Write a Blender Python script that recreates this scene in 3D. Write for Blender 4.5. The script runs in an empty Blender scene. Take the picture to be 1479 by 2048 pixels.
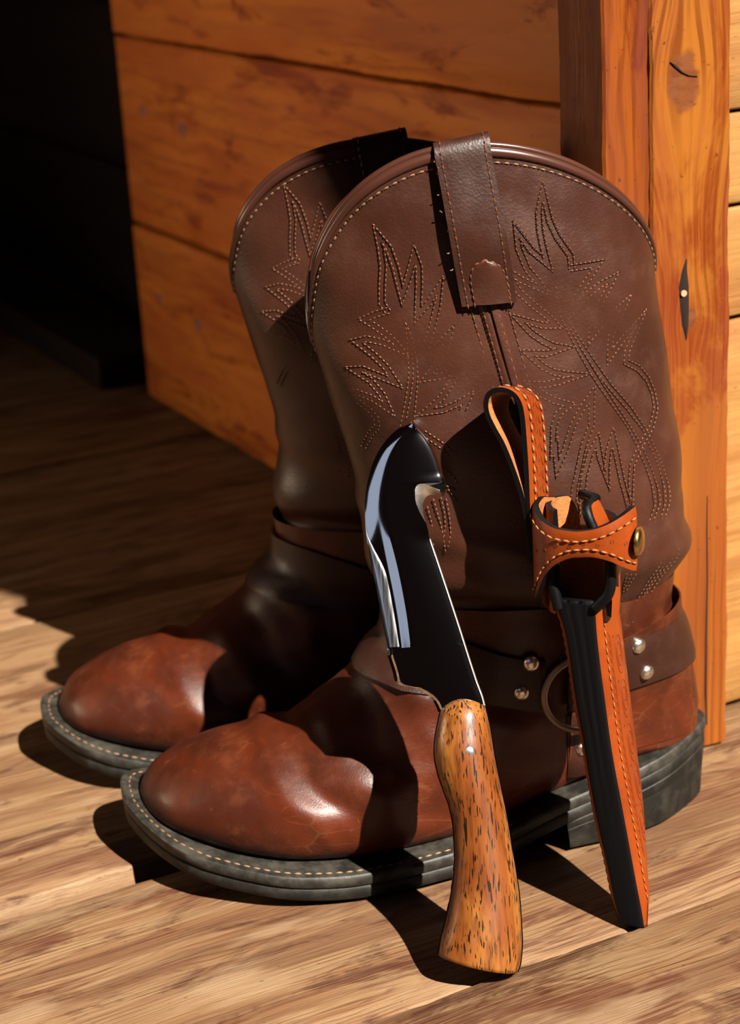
import bpy, math, random
from mathutils import Vector, Matrix, noise
from mathutils.bvhtree import BVHTree

# ------------------------------------------------------------------ camera, light, exposure
SC = bpy.context.scene
COL = SC.collection
FPX = 3700.0
th = math.atan(1332/FPX); ro = math.radians(3.3)
R0 = Vector((1,0,0)); FW = Vector((0,math.cos(th),-math.sin(th))); U0 = Vector((0,math.sin(th),math.cos(th)))
RR = math.cos(ro)*R0 - math.sin(ro)*U0; UU = math.sin(ro)*R0 + math.cos(ro)*U0
cd = bpy.data.cameras.new('camera'); cam = bpy.data.objects.new('camera', cd); COL.objects.link(cam)
m = Matrix((RR, UU, -FW)).transposed().to_4x4(); m.translation = Vector((0,0,.44)); cam.matrix_world = m
cd.sensor_fit = 'VERTICAL'; cd.sensor_height = 24; cd.lens = FPX*24/2048
cd.clip_start = .02; cd.clip_end = 60
cd.dof.use_dof = True; cd.dof.focus_distance = .765; cd.dof.aperture_fstop = 7.5
SC.camera = cam
SC.view_settings.view_transform = 'Standard'; SC.view_settings.look = 'None'
SC.view_settings.exposure = 0.0; SC.view_settings.gamma = 1.0; SC.view_settings.use_curve_mapping = False

W = bpy.data.worlds.new('world'); SC.world = W; W.use_nodes = True
bg = W.node_tree.nodes['Background']; bg.inputs[0].default_value = (1,.42,.34,1); bg.inputs[1].default_value = .006

SUNV = Vector((-.62,.76,-1.0))
sd = bpy.data.lights.new('sun','SUN'); sd.energy = 23.0; sd.angle = math.radians(.53); sd.color = (1,.93,.82)
so = bpy.data.objects.new('sun', sd); COL.objects.link(so); so.rotation_euler = SUNV.to_track_quat('-Z','Y').to_euler()
so.location = (2,-2,3)
def area(name, loc, target, sx, sy, power, color, spread=180):
    l = bpy.data.lights.new(name,'AREA'); l.shape='RECTANGLE'; l.size=sx; l.size_y=sy; l.energy=power; l.color=color; l.spread=math.radians(spread)
    o = bpy.data.objects.new(name,l); COL.objects.link(o); o.location=loc
    o.rotation_euler=(Vector(target)-Vector(loc)).to_track_quat('-Z','Y').to_euler()
area('open_sky_front_left', (-.62,-.62,.98), (0,.74,.17), .44,.8, .70, (.70,.80,1.0))
area('open_side_skylight', (-1.5,.55,.75), (0,.85,.12), 0.5,.4, .35, (.70,.80,1.0))
area('bounce_from_sunlit_yard', (-1.25,.98,.36), (0,1.2,.28), .5,.3, 2.0, (1,.76,.50), 75)

# ------------------------------------------------------------------ mesh helpers
class MB:
    def __init__(s): s.v=[]; s.f=[]
    def add(s, vs, fs):
        b=len(s.v); s.v.extend([tuple(p) for p in vs]); s.f.extend([tuple(i+b for i in f) for f in fs])
    def grid(s, P, cu=False, cv=False, flip=False):
        n=len(P); k=len(P[0]); b=len(s.v)
        for r in P: s.v.extend([tuple(p) for p in r])
        for i in range(n if cu else n-1):
            for j in range(k if cv else k-1):
                q=(b+i*k+j, b+i*k+(j+1)%k, b+((i+1)%n)*k+(j+1)%k, b+((i+1)%n)*k+j)
                s.f.append(q[::-1] if flip else q)
    def fan(s, ring, flip=False):
        c=Vector((0,0,0))
        for p in ring: c+=Vector(p)
        c/=len(ring); b=len(s.v); s.v.append(tuple(c)); s.v.extend([tuple(p) for p in ring])
        n=len(ring)
        for i in range(n):
            q=(b,b+1+i,b+1+(i+1)%n); s.f.append(q[::-1] if flip else q)
    def tube(s, pts, r, sides=8, closed=False, ref=Vector((0,0,1)), flat=1.0, caps=True):
        n=len(pts); P=[]
        for i in range(n):
            a=Vector(pts[(i-1)%n] if (closed or i>0) else pts[i]); c=Vector(pts[(i+1)%n] if (closed or i<n-1) else pts[i])
            t=(c-a).normalized(); x=t.cross(ref)
            if x.length<1e-4: x=t.cross(Vector((1,.1,0)))
            x.normalize(); y=x.cross(t).normalized()
            rr=r[i] if isinstance(r,(list,tuple)) else r
            P.append([Vector(pts[i])+x*rr*math.cos(2*math.pi*k/sides)+y*rr*flat*math.sin(2*math.pi*k/sides) for k in range(sides)])
        s.grid(P, cu=closed, cv=True)
        if not closed and caps: s.fan(P[0],True); s.fan(P[-1])
    def dash(s, c, t, nrm, L, r, rn=None):
        # one stitch: a small spindle lying on the surface
        c=Vector(c); t=t.normalized(); nrm=nrm.normalized(); b=t.cross(nrm).normalized(); rn=rn or r
        s.add([c-t*L/2, c+b*r-t*L*.12, c+nrm*rn-t*L*.12, c-b*r-t*L*.12, c+b*r+t*L*.2, c+nrm*rn+t*L*.2, c-b*r+t*L*.2, c+t*L/2],
              [(0,1,2),(0,2,3),(1,4,5,2),(2,5,6,3),(4,7,5),(5,7,6),(0,3,6,7,4,1)])
    def obj(s, name, mat, parent=None, smooth=True, sharp=None, kind=None):
        me=bpy.data.meshes.new(name); me.from_pydata(s.v,[],s.f); me.update()
        if smooth:
            me.polygons.foreach_set('use_smooth',[True]*len(me.polygons))
            if sharp: me.set_sharp_from_angle(angle=math.radians(sharp))
        if mat: me.materials.append(mat)
        o=bpy.data.objects.new(name,me); COL.objects.link(o)
        if parent: o.parent=parent
        if kind: o['kind']=kind
        return o
def fixn(o):
    import bmesh
    bm=bmesh.new(); bm.from_mesh(o.data); bmesh.ops.remove_doubles(bm,verts=bm.verts,dist=1e-6)
    bmesh.ops.recalc_face_normals(bm,faces=bm.faces); bm.to_mesh(o.data); bm.free(); return o
def empty(name, loc, rz, label, cat, group=None):
    o=bpy.data.objects.new(name,None); COL.objects.link(o); o.location=loc; o.rotation_euler=(0,0,rz)
    o.empty_display_size=.05; o['label']=label; o['category']=cat
    if group: o['group']=group
    return o
def bevel(o, w, seg=2, ang=40):
    md=o.modifiers.new('bevel','BEVEL'); md.width=w; md.segments=seg; md.limit_method='ANGLE'; md.angle_limit=math.radians(ang); return o

# ------------------------------------------------------------------ materials
class NT:
    def __init__(s, name):
        s.m=bpy.data.materials.new(name); s.m.use_nodes=True; s.t=s.m.node_tree; s.n=s.t.nodes; s.b=s.n['Principled BSDF']
    def node(s, typ, **k):
        x=s.n.new(typ)
        for a,v in k.items(): setattr(x,a,v)
        return x
    def L(s,a,b): s.t.links.new(a,b)
    def put(s, sock, v):
        if hasattr(v,'links'): s.L(v,sock)
        else: sock.default_value=v
    def math(s, op, a, b=0.0, c=0.0, clamp=False):
        x=s.node('ShaderNodeMath',operation=op,use_clamp=clamp)
        s.put(x.inputs[0],a); s.put(x.inputs[1],b)
        if len(x.inputs)>2: s.put(x.inputs[2],c)
        return x.outputs[0]
    def mix(s, f, a, b, mode='MIX'):
        x=s.node('ShaderNodeMix',data_type='RGBA',blend_type=mode)
        s.put(x.inputs[0],f); s.put(x.inputs[6],a); s.put(x.inputs[7],b); return x.outputs[2]
    def ramp(s, f, stops):
        x=s.node('ShaderNodeValToRGB'); r=x.color_ramp
        while len(r.elements)<len(stops): r.elements.new(.5)
        for e,(p,c) in zip(r.elements,stops):
            e.position=p; e.color=c if len(c)==4 else (*c,1)
        s.L(f,x.inputs[0]); return x.outputs[0]
    def sstep(s, f, lo, hi, t0=0., t1=1.):
        x=s.node('ShaderNodeMapRange',interpolation_type='SMOOTHSTEP'); s.put(x.inputs[0],f)
        for i,v in enumerate((lo,hi,t0,t1)): x.inputs[i+1].default_value=v
        return x.outputs[0]
    def coords(s, scale=(1,1,1), rnd=0.):
        tc=s.node('ShaderNodeTexCoord'); v=tc.outputs['Object']
        if rnd:
            oi=s.node('ShaderNodeObjectInfo'); k=s.math('MULTIPLY',oi.outputs['Random'],rnd)
            a=s.node('ShaderNodeVectorMath',operation='ADD'); s.L(v,a.inputs[0]); s.L(k,a.inputs[1]); v=a.outputs[0]
        x=s.node('ShaderNodeMapping'); s.L(v,x.inputs[0]); x.inputs['Scale'].default_value=scale; return x.outputs[0]
    def scale(s, v, sc):
        x=s.node('ShaderNodeMapping'); s.L(v,x.inputs[0]); x.inputs['Scale'].default_value=sc; return x.outputs[0]
    def noise(s, v, scale=1., detail=3., rough=.5, dist=0.):
        x=s.node('ShaderNodeTexNoise'); s.L(v,x.inputs['Vector']); x.inputs['Scale'].default_value=scale
        x.inputs['Detail'].default_value=detail; x.inputs['Roughness'].default_value=rough; x.inputs['Distortion'].default_value=dist
        return x.outputs[0]
    def voro(s, v, scale=1., feature='F1', rnd=1.):
        x=s.node('ShaderNodeTexVoronoi',feature=feature); s.L(v,x.inputs['Vector']); x.inputs['Scale'].default_value=scale
        x.inputs['Randomness'].default_value=rnd; return x.outputs['Distance']
    def bump(s, h, strength=.3, dist=.001, normal=None):
        x=s.node('ShaderNodeBump'); x.inputs['Strength'].default_value=strength; x.inputs['Distance'].default_value=dist
        s.L(h,x.inputs['Height'])
        if normal is not None: s.L(normal,x.inputs['Normal'])
        return x.outputs[0]
    def set(s, **k):
        for a,v in k.items(): s.put(s.b.inputs[a.replace('_',' ')],v)
        return s.m
def plain(name, col, rough=.5, metal=0., **k):
    t=NT(name); t.set(Base_Color=(*col,1),Roughness=rough,Metallic=metal,**k); return t.m

def wood(name, light, mid, dark, stain, ax='x', lines=420., along=9., blotch=.5, rough=(.45,.75), bump=.4, stainamt=.5, knots=(), coat=0., width_axis='y', ringdist=.35, ringw=3., late_amt=.6, patch=0.):
    t=NT(name)
    s=(1,1,1)
    v=t.coords(s, rnd=7.0)
    raw=t.node('ShaderNodeTexCoord').outputs['Object']
    def sc(a,b): return {'x':(a,b,b),'y':(b,a,b),'z':(b,b,a)}[ax]
    if knots:
        sep=t.node('ShaderNodeSeparateXYZ'); t.L(raw,sep.inputs[0]); S={'x':sep.outputs[0],'y':sep.outputs[1],'z':sep.outputs[2]}
        al=S[ax]; ac=S[width_axis]; shift=0.0; kmask=0.0
        for (a,c,r) in knots:
            da=t.math('SUBTRACT',al,a); dc=t.math('SUBTRACT',ac,c)
            rr=t.math('SQRT',t.math('ADD',t.math('MULTIPLY',t.math('MULTIPLY',da,da),.35),t.math('MULTIPLY',dc,dc)))
            fall=t.math('EXPONENT',t.math('MULTIPLY',t.math('MULTIPLY',rr,rr),-1/(2.2*r)**2))
            shift=t.math('ADD',shift,t.math('MULTIPLY',t.math('MULTIPLY',dc,fall),-.85))
            kmask=t.math('MAXIMUM',kmask,t.sstep(t.math('ADD',rr,t.math('MULTIPLY',t.noise(raw,140.,3.),r*.5)),r*1.05,r*.80))
        cb=t.node('ShaderNodeCombineXYZ'); t.put(cb.inputs[{'x':0,'y':1,'z':2}[width_axis]],shift)
        ad=t.node('ShaderNodeVectorMath',operation='ADD'); t.L(v,ad.inputs[0]); t.L(cb.outputs[0],ad.inputs[1]); v=ad.outputs[0]
    # slow wander of the grain
    wn=t.noise(t.scale(v,sc(5,12)),1.,2.)
    off=t.math('MULTIPLY',t.math('SUBTRACT',wn,.5),.02*ringdist/.35)
    cb2=t.node('ShaderNodeCombineXYZ'); t.put(cb2.inputs[{'x':0,'y':1,'z':2}[width_axis]],off)
    ad2=t.node('ShaderNodeVectorMath',operation='ADD'); t.L(v,ad2.inputs[0]); t.L(cb2.outputs[0],ad2.inputs[1]); g=ad2.outputs[0]
    fine=t.noise(t.scale(g,sc(along*2.2,lines*3.2)),1.,4.,.7)
    mid_=t.noise(t.scale(g,sc(along,lines*.42)),1.,4.,.6)
    ring=t.noise(t.scale(g,sc(along*.35,lines*.16)),1.,3.,.5)
    bl=t.noise(t.scale(v,sc(along*1.4,along*4.2)),1.,6.,.68,.6)
    sp=t.node('ShaderNodeSeparateXYZ'); t.L(g,sp.inputs[0]); yy={'x':sp.outputs[0],'y':sp.outputs[1],'z':sp.outputs[2]}[width_axis]
    ph=t.math('ADD',t.math('MULTIPLY',yy,lines),t.math('MULTIPLY',t.noise(t.scale(v,sc(along*.55,along*2.5)),1.,3.,.6),ringw))
    ph=t.math('ADD',ph,t.math('MULTIPLY',fine,.5))
    sn=t.math('SINE',t.math('MULTIPLY',ph,6.2832))
    late=t.math('MULTIPLY',t.sstep(sn,.15,.95),t.sstep(t.noise(t.scale(v,sc(along*1.2,along*5)),1.,3.),.36,.60))
    rs=t.sstep(mid_,.36,.64)
    c=t.mix(rs,(*light,1),(*mid,1))
    c=t.mix(t.math('MULTIPLY',t.sstep(ring,.50,.66),.55),c,(*dark,1))
    c=t.mix(t.math('MULTIPLY',late,late_amt),c,(*dark,1))
    c=t.mix(t.math('MULTIPLY',t.sstep(fine,.52,.70),.55),c,(*dark,1))
    b2=t.noise(t.scale(v,sc(along*.5,along*1.5)),1.,3.)
    c=t.mix(t.math('MULTIPLY',t.sstep(b2,.40,.7),blotch),c,(*light,1))
    st=t.math('MULTIPLY',t.sstep(bl,.53,.64),t.math('ADD',.45,t.math('MULTIPLY',t.sstep(fine,.38,.6),.55)))
    c=t.mix(t.math('MULTIPLY',st,stainamt),c,(*stain,1))
    if patch:
        bl2=t.noise(t.scale(g,sc(along*.55,along*2.6)),1.,5.,.62,.8)
        ps=t.math('MULTIPLY',t.sstep(bl2,.53,.60),t.math('ADD',.35,t.math('MULTIPLY',t.sstep(fine,.40,.58),.65)))
        c=t.mix(t.math('MULTIPLY',ps,patch),c,(stain[0]*1.5,stain[1]*1.3,stain[2],1))
        pl_=t.noise(t.scale(g,sc(along*.8,along*3.2)),1.,4.,.6)
        c=t.mix(t.math('MULTIPLY',t.sstep(pl_,.56,.70),.55),c,(min(1,light[0]*1.25),light[1]*1.35,light[2]*1.5,1))
    dots=t.noise(t.scale(v,sc(260,420)),1.,2.)
    c=t.mix(t.math('MULTIPLY',t.sstep(dots,.70,.76),.6),c,(dark[0]*.5,dark[1]*.5,dark[2]*.5,1))
    if knots:
        kr=t.noise(t.scale(v,sc(240,500)),1.,4.,.7); kc=t.mix(t.sstep(kr,.40,.62),(mid[0]*.75,mid[1]*1.3,mid[2]*7,1),(stain[0]*.9,stain[1]*2.6,stain[2]*14,1))
        c=t.mix(t.math('MULTIPLY',kmask,.9),c,kc)
    h=t.math('ADD',t.math('MULTIPLY',fine,.6),t.math('MULTIPLY',mid_,.8))
    h=t.math('ADD',h,t.math('MULTIPLY',bl,.4))
    ru=t.sstep(mid_,.3,.7,rough[0],rough[1])
    t.set(Base_Color=c,Roughness=ru,Normal=t.bump(h,bump,.0012))
    if coat: t.b.inputs['Coat Weight'].default_value=coat; t.b.inputs['Coat Roughness'].default_value=.25
    return t.m

M={}
M['floor']=wood('weathered_floor_wood',(.400,.240,.120),(.30,.145,.060),(.115,.034,.012),(.070,.016,.007),lines=330,along=11,bump=.8,stainamt=.9,blotch=.35,ringw=7.,late_amt=.6,patch=.8)
M['strip']=wood('fresh_split_wood',(.48,.30,.13),(.40,.20,.06),(.25,.08,.02),(.45,.2,.03),lines=300,along=20,bump=.6)
M['wall']=wood('stained_wall_wood',(.88,.27,.046),(.70,.165,.024),(.36,.064,.011),(.33,.045,.009),lines=70,along=7,rough=(.4,.6),bump=.15,stainamt=.9,blotch=.5,late_amt=.35,knots=((.745,.055,.0065),(.665,.062,.007),(.30,.10,.006)))
M['postA']=wood('orange_post_wood',(.36,.085,.007),(.27,.046,.003),(.12,.011,.001),(.13,.010,.001),ax='z',width_axis='x',lines=190,along=9,bump=.45,stainamt=.85,blotch=.4,rough=(.35,.6),ringw=6.)
M['postB']=wood('knotty_orange_post_wood',(.45,.145,.017),(.31,.058,.004),(.13,.013,.001),(.21,.019,.001),ax='z',width_axis='x',lines=210,along=5,bump=.4,stainamt=.85,blotch=.5,rough=(.35,.6),knots=((.333,.017,.012),(.225,.021,.004)),ringw=2.,late_amt=.75)
M['front']=wood('sunlit_front_wood',(.56,.29,.085),(.46,.19,.042),(.30,.09,.018),(.16,.05,.012),lines=180,along=9,bump=.4,stainamt=.25,blotch=.6,late_amt=.4)
M['darkwood']=wood('shade_darkened_wood',(.020,.008,.004),(.014,.005,.003),(.008,.003,.002),(.008,.003,.002),lines=60,along=5,bump=.1)  # the unlit interior's shade is put into this near-black colour
M['gap']=plain('dark_joint',(.02,.008,.004),.9)

def leather(name, base, dark, hi, rough=.42, grain=900., bump=.22, toe=False, coat=.0, scale=14.):
    t=NT(name); v=t.coords()
    n1=t.noise(v,scale,4.,.6,.4); n2=t.noise(v,scale*4.5,4.,.65); n3=t.noise(t.scale(v,(1,1,.35)),scale*8,3.)
    c=t.mix(t.sstep(n1,.35,.65),(*dark,1),(*base,1))
    c=t.mix(t.math('MULTIPLY',t.sstep(n2,.5,.75),.45),c,(*hi,1))
    gr=t.voro(v,grain); gr2=t.noise(v,grain*.6,3.)
    h=t.math('ADD',t.math('MULTIPLY',gr,.6),t.math('MULTIPLY',gr2,.7))
    if toe:
        # scuffs: thin pale scratches and rubbed patches
        sc=t.noise(t.scale(v,(1,1,1)),95.,5.,.7,2.5)
        c=t.mix(t.math('MULTIPLY',t.sstep(sc,.60,.72),.55),c,(.23,.075,.022,1))
        ln=t.voro(t.scale(v,(30,90,90)),1.,'DISTANCE_TO_EDGE')
        c=t.mix(t.math('MULTIPLY',t.math('MULTIPLY',t.sstep(ln,.03,.005),t.sstep(n1,.45,.6)),.35),c,(.27,.11,.045,1))
        h=t.math('ADD',h,t.math('MULTIPLY',n2,2.))
    ru=t.sstep(n2,.3,.7,rough-.07,rough+.1)
    t.set(Base_Color=c,Roughness=ru,Normal=t.bump(h,bump,.0006))
    if coat: t.b.inputs['Coat Weight'].default_value=coat; t.b.inputs['Coat Roughness'].default_value=.35
    return t.m
M['shaft']=leather('brown_shaft_leather',(.088,.0275,.0145),(.054,.016,.0085),(.114,.041,.022),rough=.40,coat=.25)
M['vamp']=leather('oiled_reddish_vamp_leather',(.155,.026,.006),(.066,.0125,.0045),(.19,.045,.010),rough=.40,grain=1200,bump=.15,toe=True,coat=.2)
M['strap']=leather('dark_brown_strap_leather',(.066,.020,.0105),(.044,.013,.007),(.085,.029,.016),rough=.42,coat=.15)  # brown lowered further to deepen the shade round the ankle
M['lining']=leather('tan_lining_leather',(.17,.07,.035),(.13,.05,.025),(.2,.1,.05),rough=.8)
M['rimleather']=plain('rim_binding_leather',(.085,.028,.017),.30,Coat_Weight=.5,Coat_Roughness=.2)
M['thread']=plain('copper_brown_thread',(.235,.078,.031),.6)
M['threadlight']=plain('pale_thread',(.36,.19,.10),.6)
M['hole']=plain('needle_hole',(.025,.007,.004),.9)
M['groove']=plain('seam_groove',(.04,.013,.008),.8)
t=NT('dark_rubber_sole'); v=t.coords(); n=t.noise(v,90.,4.,.6); n2=t.noise(t.scale(v,(1,1,5)),40.,3.)
t.set(Base_Color=t.mix(t.sstep(n,.4,.7),(.012,.011,.008,1),(.040,.034,.025,1)),Roughness=.55,Normal=t.bump(t.math('ADD',n,n2),.35,.001)); M['sole']=t.m
t=NT('grey_welt'); v=t.coords(); n=t.noise(v,120.,4.,.6)
t.set(Base_Color=t.mix(t.sstep(n,.35,.7),(.022,.020,.016,1),(.080,.072,.056,1)),Roughness=.5,Normal=t.bump(n,.4,.001)); M['welt']=t.m
M['rivet']=plain('nickel_rivet',(.62,.57,.50),.28,1.)
M['ring']=plain('shade_dimmed_ring_metal',(.22,.17,.13),.45,1.)  # metal darkened so the ring looks dim, as in shadow
M['pin']=plain('steel_pin',(.60,.62,.66),.30,1.)
M['brass']=plain('antique_brass',(.42,.27,.09),.25,1.)
t=NT('polished_steel'); v=t.coords(); n=t.noise(t.scale(v,(60,5,900)),1.,2.)
t.set(Base_Color=(.60,.61,.64,1),Metallic=1.,Roughness=.065); M['steel']=t.m
t=NT('ground_steel'); v=t.coords(); n=t.noise(t.scale(v,(60,60,1500)),1.,2.)
t.set(Base_Color=(.62,.58,.52,1),Metallic=1.,Roughness=.34,Normal=t.bump(n,.2,.0004)); M['groundsteel']=t.m
t=NT('satin_steel'); v=t.coords(); n=t.noise(t.scale(v,(900,20,60)),1.,2.)
t.set(Base_Color=(.62,.63,.66,1),Metallic=1.,Roughness=t.sstep(n,.3,.7,.16,.26)); M['satin']=t.m
# knife handle: orange-brown hardwood with short black pores
t=NT('porous_hardwood_handle'); v=t.coords()
w=t.noise(v,35.,2.); figure=t.noise(t.scale(v,(38,38,16)),1.,3.,.5,.6)
c=t.mix(t.sstep(figure,.38,.62),(.26,.070,.012,1),(.44,.165,.030,1))
fl=t.noise(t.scale(v,(420,420,60)),1.,3.); c=t.mix(t.math('MULTIPLY',t.sstep(fl,.45,.65),.55),c,(.14,.030,.005,1))
po=t.noise(t.scale(v,(1250,1250,150)),1.,1.,.4,.1); pm=t.noise(t.scale(v,(70,70,55)),1.,2.)
pore=t.math('MULTIPLY',t.sstep(po,.585,.625),t.sstep(pm,.34,.50)); c=t.mix(pore,c,(.018,.007,.003,1))
t.set(Base_Color=c,Roughness=.36,Normal=t.bump(pore,-.25,.0006),Coat_Weight=.55,Coat_Roughness=.16); M['handle']=t.m
M['orange']=leather('orange_tan_leather',(.38,.060,.003),(.29,.040,.002),(.44,.086,.006),rough=.42,grain=1400,bump=.12,scale=25,coat=.25)
M['orangeflesh']=leather('rough_flesh_side',(.55,.20,.05),(.45,.14,.035),(.6,.25,.08),rough=.85,grain=700,bump=.8,scale=60)
t=NT('black_burnished_edge'); v=t.coords(); n=t.noise(t.scale(v,(500,500,25)),1.,3.)
t.set(Base_Color=(.003,.003,.004,1),Roughness=.5,Specular_IOR_Level=.3,Normal=t.bump(n,.35,.0006)); M['edge']=t.m
M['othread']=plain('waxed_sheath_thread',(.50,.19,.065),.6)
M['tool']=plain('tooled_mark',(.20,.028,.003),.5)

# one common darkening of every non-metal surface colour to thin bounced light and deepen the shade
for m_ in bpy.data.materials:
    if not m_.use_nodes: continue
    nt=m_.node_tree; bs=nt.nodes.get('Principled BSDF')
    if bs is None or bs.inputs['Metallic'].default_value>.5: continue
    k=.37; ic=bs.inputs['Base Color']
    if ic.is_linked:
        x=nt.nodes.new('ShaderNodeMix'); x.data_type='RGBA'; x.blend_type='MULTIPLY'; x.inputs[0].default_value=1
        src=ic.links[0].from_socket; nt.links.new(src,x.inputs[6]); x.inputs[7].default_value=(k,k,k,1); nt.links.new(x.outputs[2],ic)
    else:
        c=ic.default_value; ic.default_value=(c[0]*k,c[1]*k,c[2]*k,1)
    bs.inputs['Specular IOR Level'].default_value*=.4
    bs.inputs['Coat Weight'].default_value*=.4

# ------------------------------------------------------------------ floor of planks
FA = math.radians(26.5)
FL = MB(); FL.add([(-2.5,-1.5,-.045),(3,-1.5,-.045),(3,5,-.045),(-2.5,5,-.045),(-2.5,-1.5,-.03),(3,-1.5,-.03),(3,5,-.03),(-2.5,5,-.03)],
       [(4,5,6,7),(0,3,2,1),(0,1,5,4),(1,2,6,5),(2,3,7,6),(3,0,4,7)])
floor = FL.obj('floor', M['gap'], smooth=False, kind='structure')
def plank(parent, name, L0, L1, w, th, mat, seed, seg=160, jit=.0010, ax='x', r=.0013):
    # a board: length along local x, width along local y, top face at z = 0, slightly ragged edges
    P=[]
    n=max(4,int(seg*(L1-L0)))
    for i in range(n+1):
        x=L0+(L1-L0)*i/n
        j0=jit*noise.noise(Vector((x*22,seed*3.1,0)))+jit*.7*noise.noise(Vector((x*90,seed*1.7,5)))
        j1=jit*noise.noise(Vector((x*22,seed*5.3,9)))+jit*.7*noise.noise(Vector((x*90,seed*2.9,7)))
        rr=r*(1+.6*noise.noise(Vector((x*35,seed,2))))
        row=[(x,j0,-th),(x,j0,-rr),(x,j0+rr*.35,-rr*.35),(x,j0+rr,0)]
        row+=[(x,w*k/6,0) for k in range(1,6)]
        row+=[(x,w+j1-rr,0),(x,w+j1-rr*.35,-rr*.35),(x,w+j1,-rr),(x,w+j1,-th)]
        P.append(row)
    b=MB(); b.grid(P,cv=True)
    k=len(P[0]); b.f.append(tuple(range(k))[::-1]); b.f.append(tuple(n*k+i for i in range(k)))
    b.f=[q[::-1] for q in b.f]
    o=b.obj(name,mat,parent,sharp=50); return fixn(o)
ca,sa=math.cos(FA),math.sin(FA)
seams=[(.262,.5635,0.0),(.5665,.7185,-.0022),(.7305,1.0395,0.0),(1.0425,1.3385,-.001),(1.3415,1.489,0.0),(1.492,1.79,-.001),(1.793,2.1,0),(2.103,2.4,0),(2.403,2.7,0),(2.703,3.0,0)]
for i,(c0,c1,dz) in enumerate(seams):
    o=plank(floor,'plank',-1.5,2.2,c1-c0,.026,M['floor'],i+1,seg=150 if i<4 else 40,jit=.0016)
    o.location=(-sa*c0,ca*c0,dz); o.rotation_euler=(0,0,FA)
    if i==0: o['label']='nearest floor board, standing slightly proud of the next'
o=plank(floor,'plank',-1.5,-.02,.0095,.022,M['strip'],31,jit=.0012); o.location=(-sa*.7198,ca*.7198,-.0022); o.rotation_euler=(0,0,FA)
o['label']='narrow strip of pale split wood in the joint left of the toe'

# ------------------------------------------------------------------ the corner: shaded side wall, corner boards, sunlit front wall
WO=Vector((.176,.846,0)); WANG=math.radians(117.2)
HW=2.4
def slab(name, x0,x1,y0,y1,z0,z1, mat, parent=None, kind=None):
    b=MB(); b.add([(x0,y0,z0),(x1,y0,z0),(x1,y1,z0),(x0,y1,z0),(x0,y0,z1),(x1,y0,z1),(x1,y1,z1),(x0,y1,z1)],
      [(0,3,2,1),(4,5,6,7),(0,1,5,4),(1,2,6,5),(2,3,7,6),(3,0,4,7)])
    return b.obj(name,mat,parent,smooth=False,kind=kind)
wl=slab('wall_left',.060,.788,-.06,-.0235,-.03,HW,M['gap'],kind='structure'); wl.location=WO; wl.rotation_euler=(0,0,WANG)
zs=[.0015,.1535,.308,.465]+[.465+.155*k for k in range(1,13)]
for i in range(len(zs)-1):
    o=plank(wl,'plank',.036,.79,zs[i+1]-zs[i]-(.0042 if i==1 else .0028),.022,M['wall'],40+i,seg=120,jit=.0011)
    o.rotation_euler=(math.pi/2,0,0); o.location=(0,-.0006*(i%2),zs[i])     # face turned outwards, width up
    o.rotation_euler=(math.radians(90),0,0); o.scale=(1,1,1)
# the plank's top face (+z) must point to local +y of the wall: rotate by -90 about x and start from the top edge
for i,o in enumerate([c for c in wl.children]):
    o.rotation_euler=(math.radians(-90),0,0); o.location=(0,-.0008*(i%2),zs[i+1]-.0028)

CO=Vector((.1126,.8164,0)); CANG=math.radians(27)
BO=Vector((.175,.848,0)); BANG=math.radians(21); BX=Vector((math.cos(BANG),math.sin(BANG),0))
def post(name, x0,x1,y0,y1,mat,seed,label_parts=()):
    # upright board with slightly ragged arrises; local x to the right, local z up
    n=300; r=.0012; P=[]
    for i in range(n+1):
        z=HW*i/n if i>200 else .55*i/200
        if i>200: z=.55+(HW-.55)*(i-200)/100
        def j(k): return .0009*noise.noise(Vector((z*25,seed,k)))+.0006*noise.noise(Vector((z*110,seed,k+9)))
        a,b_,c,d=x0+j(1),x1+j(2),y0,y1
        P.append([(a+r,c,z),((a+b_)/2,c,z),(b_-r,c,z),(b_,c+r,z),(b_,d,z),(a,d,z),(a,(c+d)/2,z),(a,c+r,z)])
    b=MB(); b.grid(P,cv=True); k=8; b.f.append(tuple(range(k))); b.f.append(tuple(n*k+i for i in range(k)))
    o=fixn(b.obj(name,mat,None,sharp=35,kind='structure')); o.location=BO-BX*.0668; o.rotation_euler=(0,0,BANG); return o
def post_local(name, **k): return post(name, **k)
pA=post('trim_1',0,.0236,0,.041,M['postA'],3); pA['label']='left corner board, its flat side shaded and its edge sunlit'
pB0=MB(); pB=post('trim_2',0,.0415,-.0012,.040,M['postB'],8); pB.rotation_euler=(0,-.006,BANG); pB.location=BO-BX*.0418; pB['label']='right corner board with a knot and a nail hole'
slab('joint_backing',.0200,.030,.006,.05,0,HW,M['gap'],pA)
def spindle_slot(name, pts, widths, parent, mat, y=-.0016, dep=.0006):
    b=MB(); P=[]
    for (x,z),w in zip(pts,widths): P.append([(x-w,y+dep,z),(x-w*.5,y,z),(x+w*.5,y,z),(x+w,y+dep,z)])
    b.grid(P); return fixn(b.obj(name,mat,parent))
spindle_slot('crack',[(.0296,-.0+.012),(.0290,.03),(.0292,.06),(.0298,.09),(.0294,.115),(.0296,.135)],[.0006,.0009,.0007,.0004,.0004,.0001],pB,M['gap'])
spindle_slot('nail_hole',[(.0180,.2150),(.0176,.222),(.0172,.231),(.0168,.240),(.0172,.2475),(.0182,.253)],[.0003,.0018,.0024,.0027,.0014,.0002],pB,M['gap'],y=-.0018)
spindle_slot('knot_crack',[(.010,.3425),(.0125,.3405),(.016,.3375),(.0195,.3358),(.024,.335)],[.0002,.0012,.0007,.0004,.0001],pB,M['gap'],y=-.0018)
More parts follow.
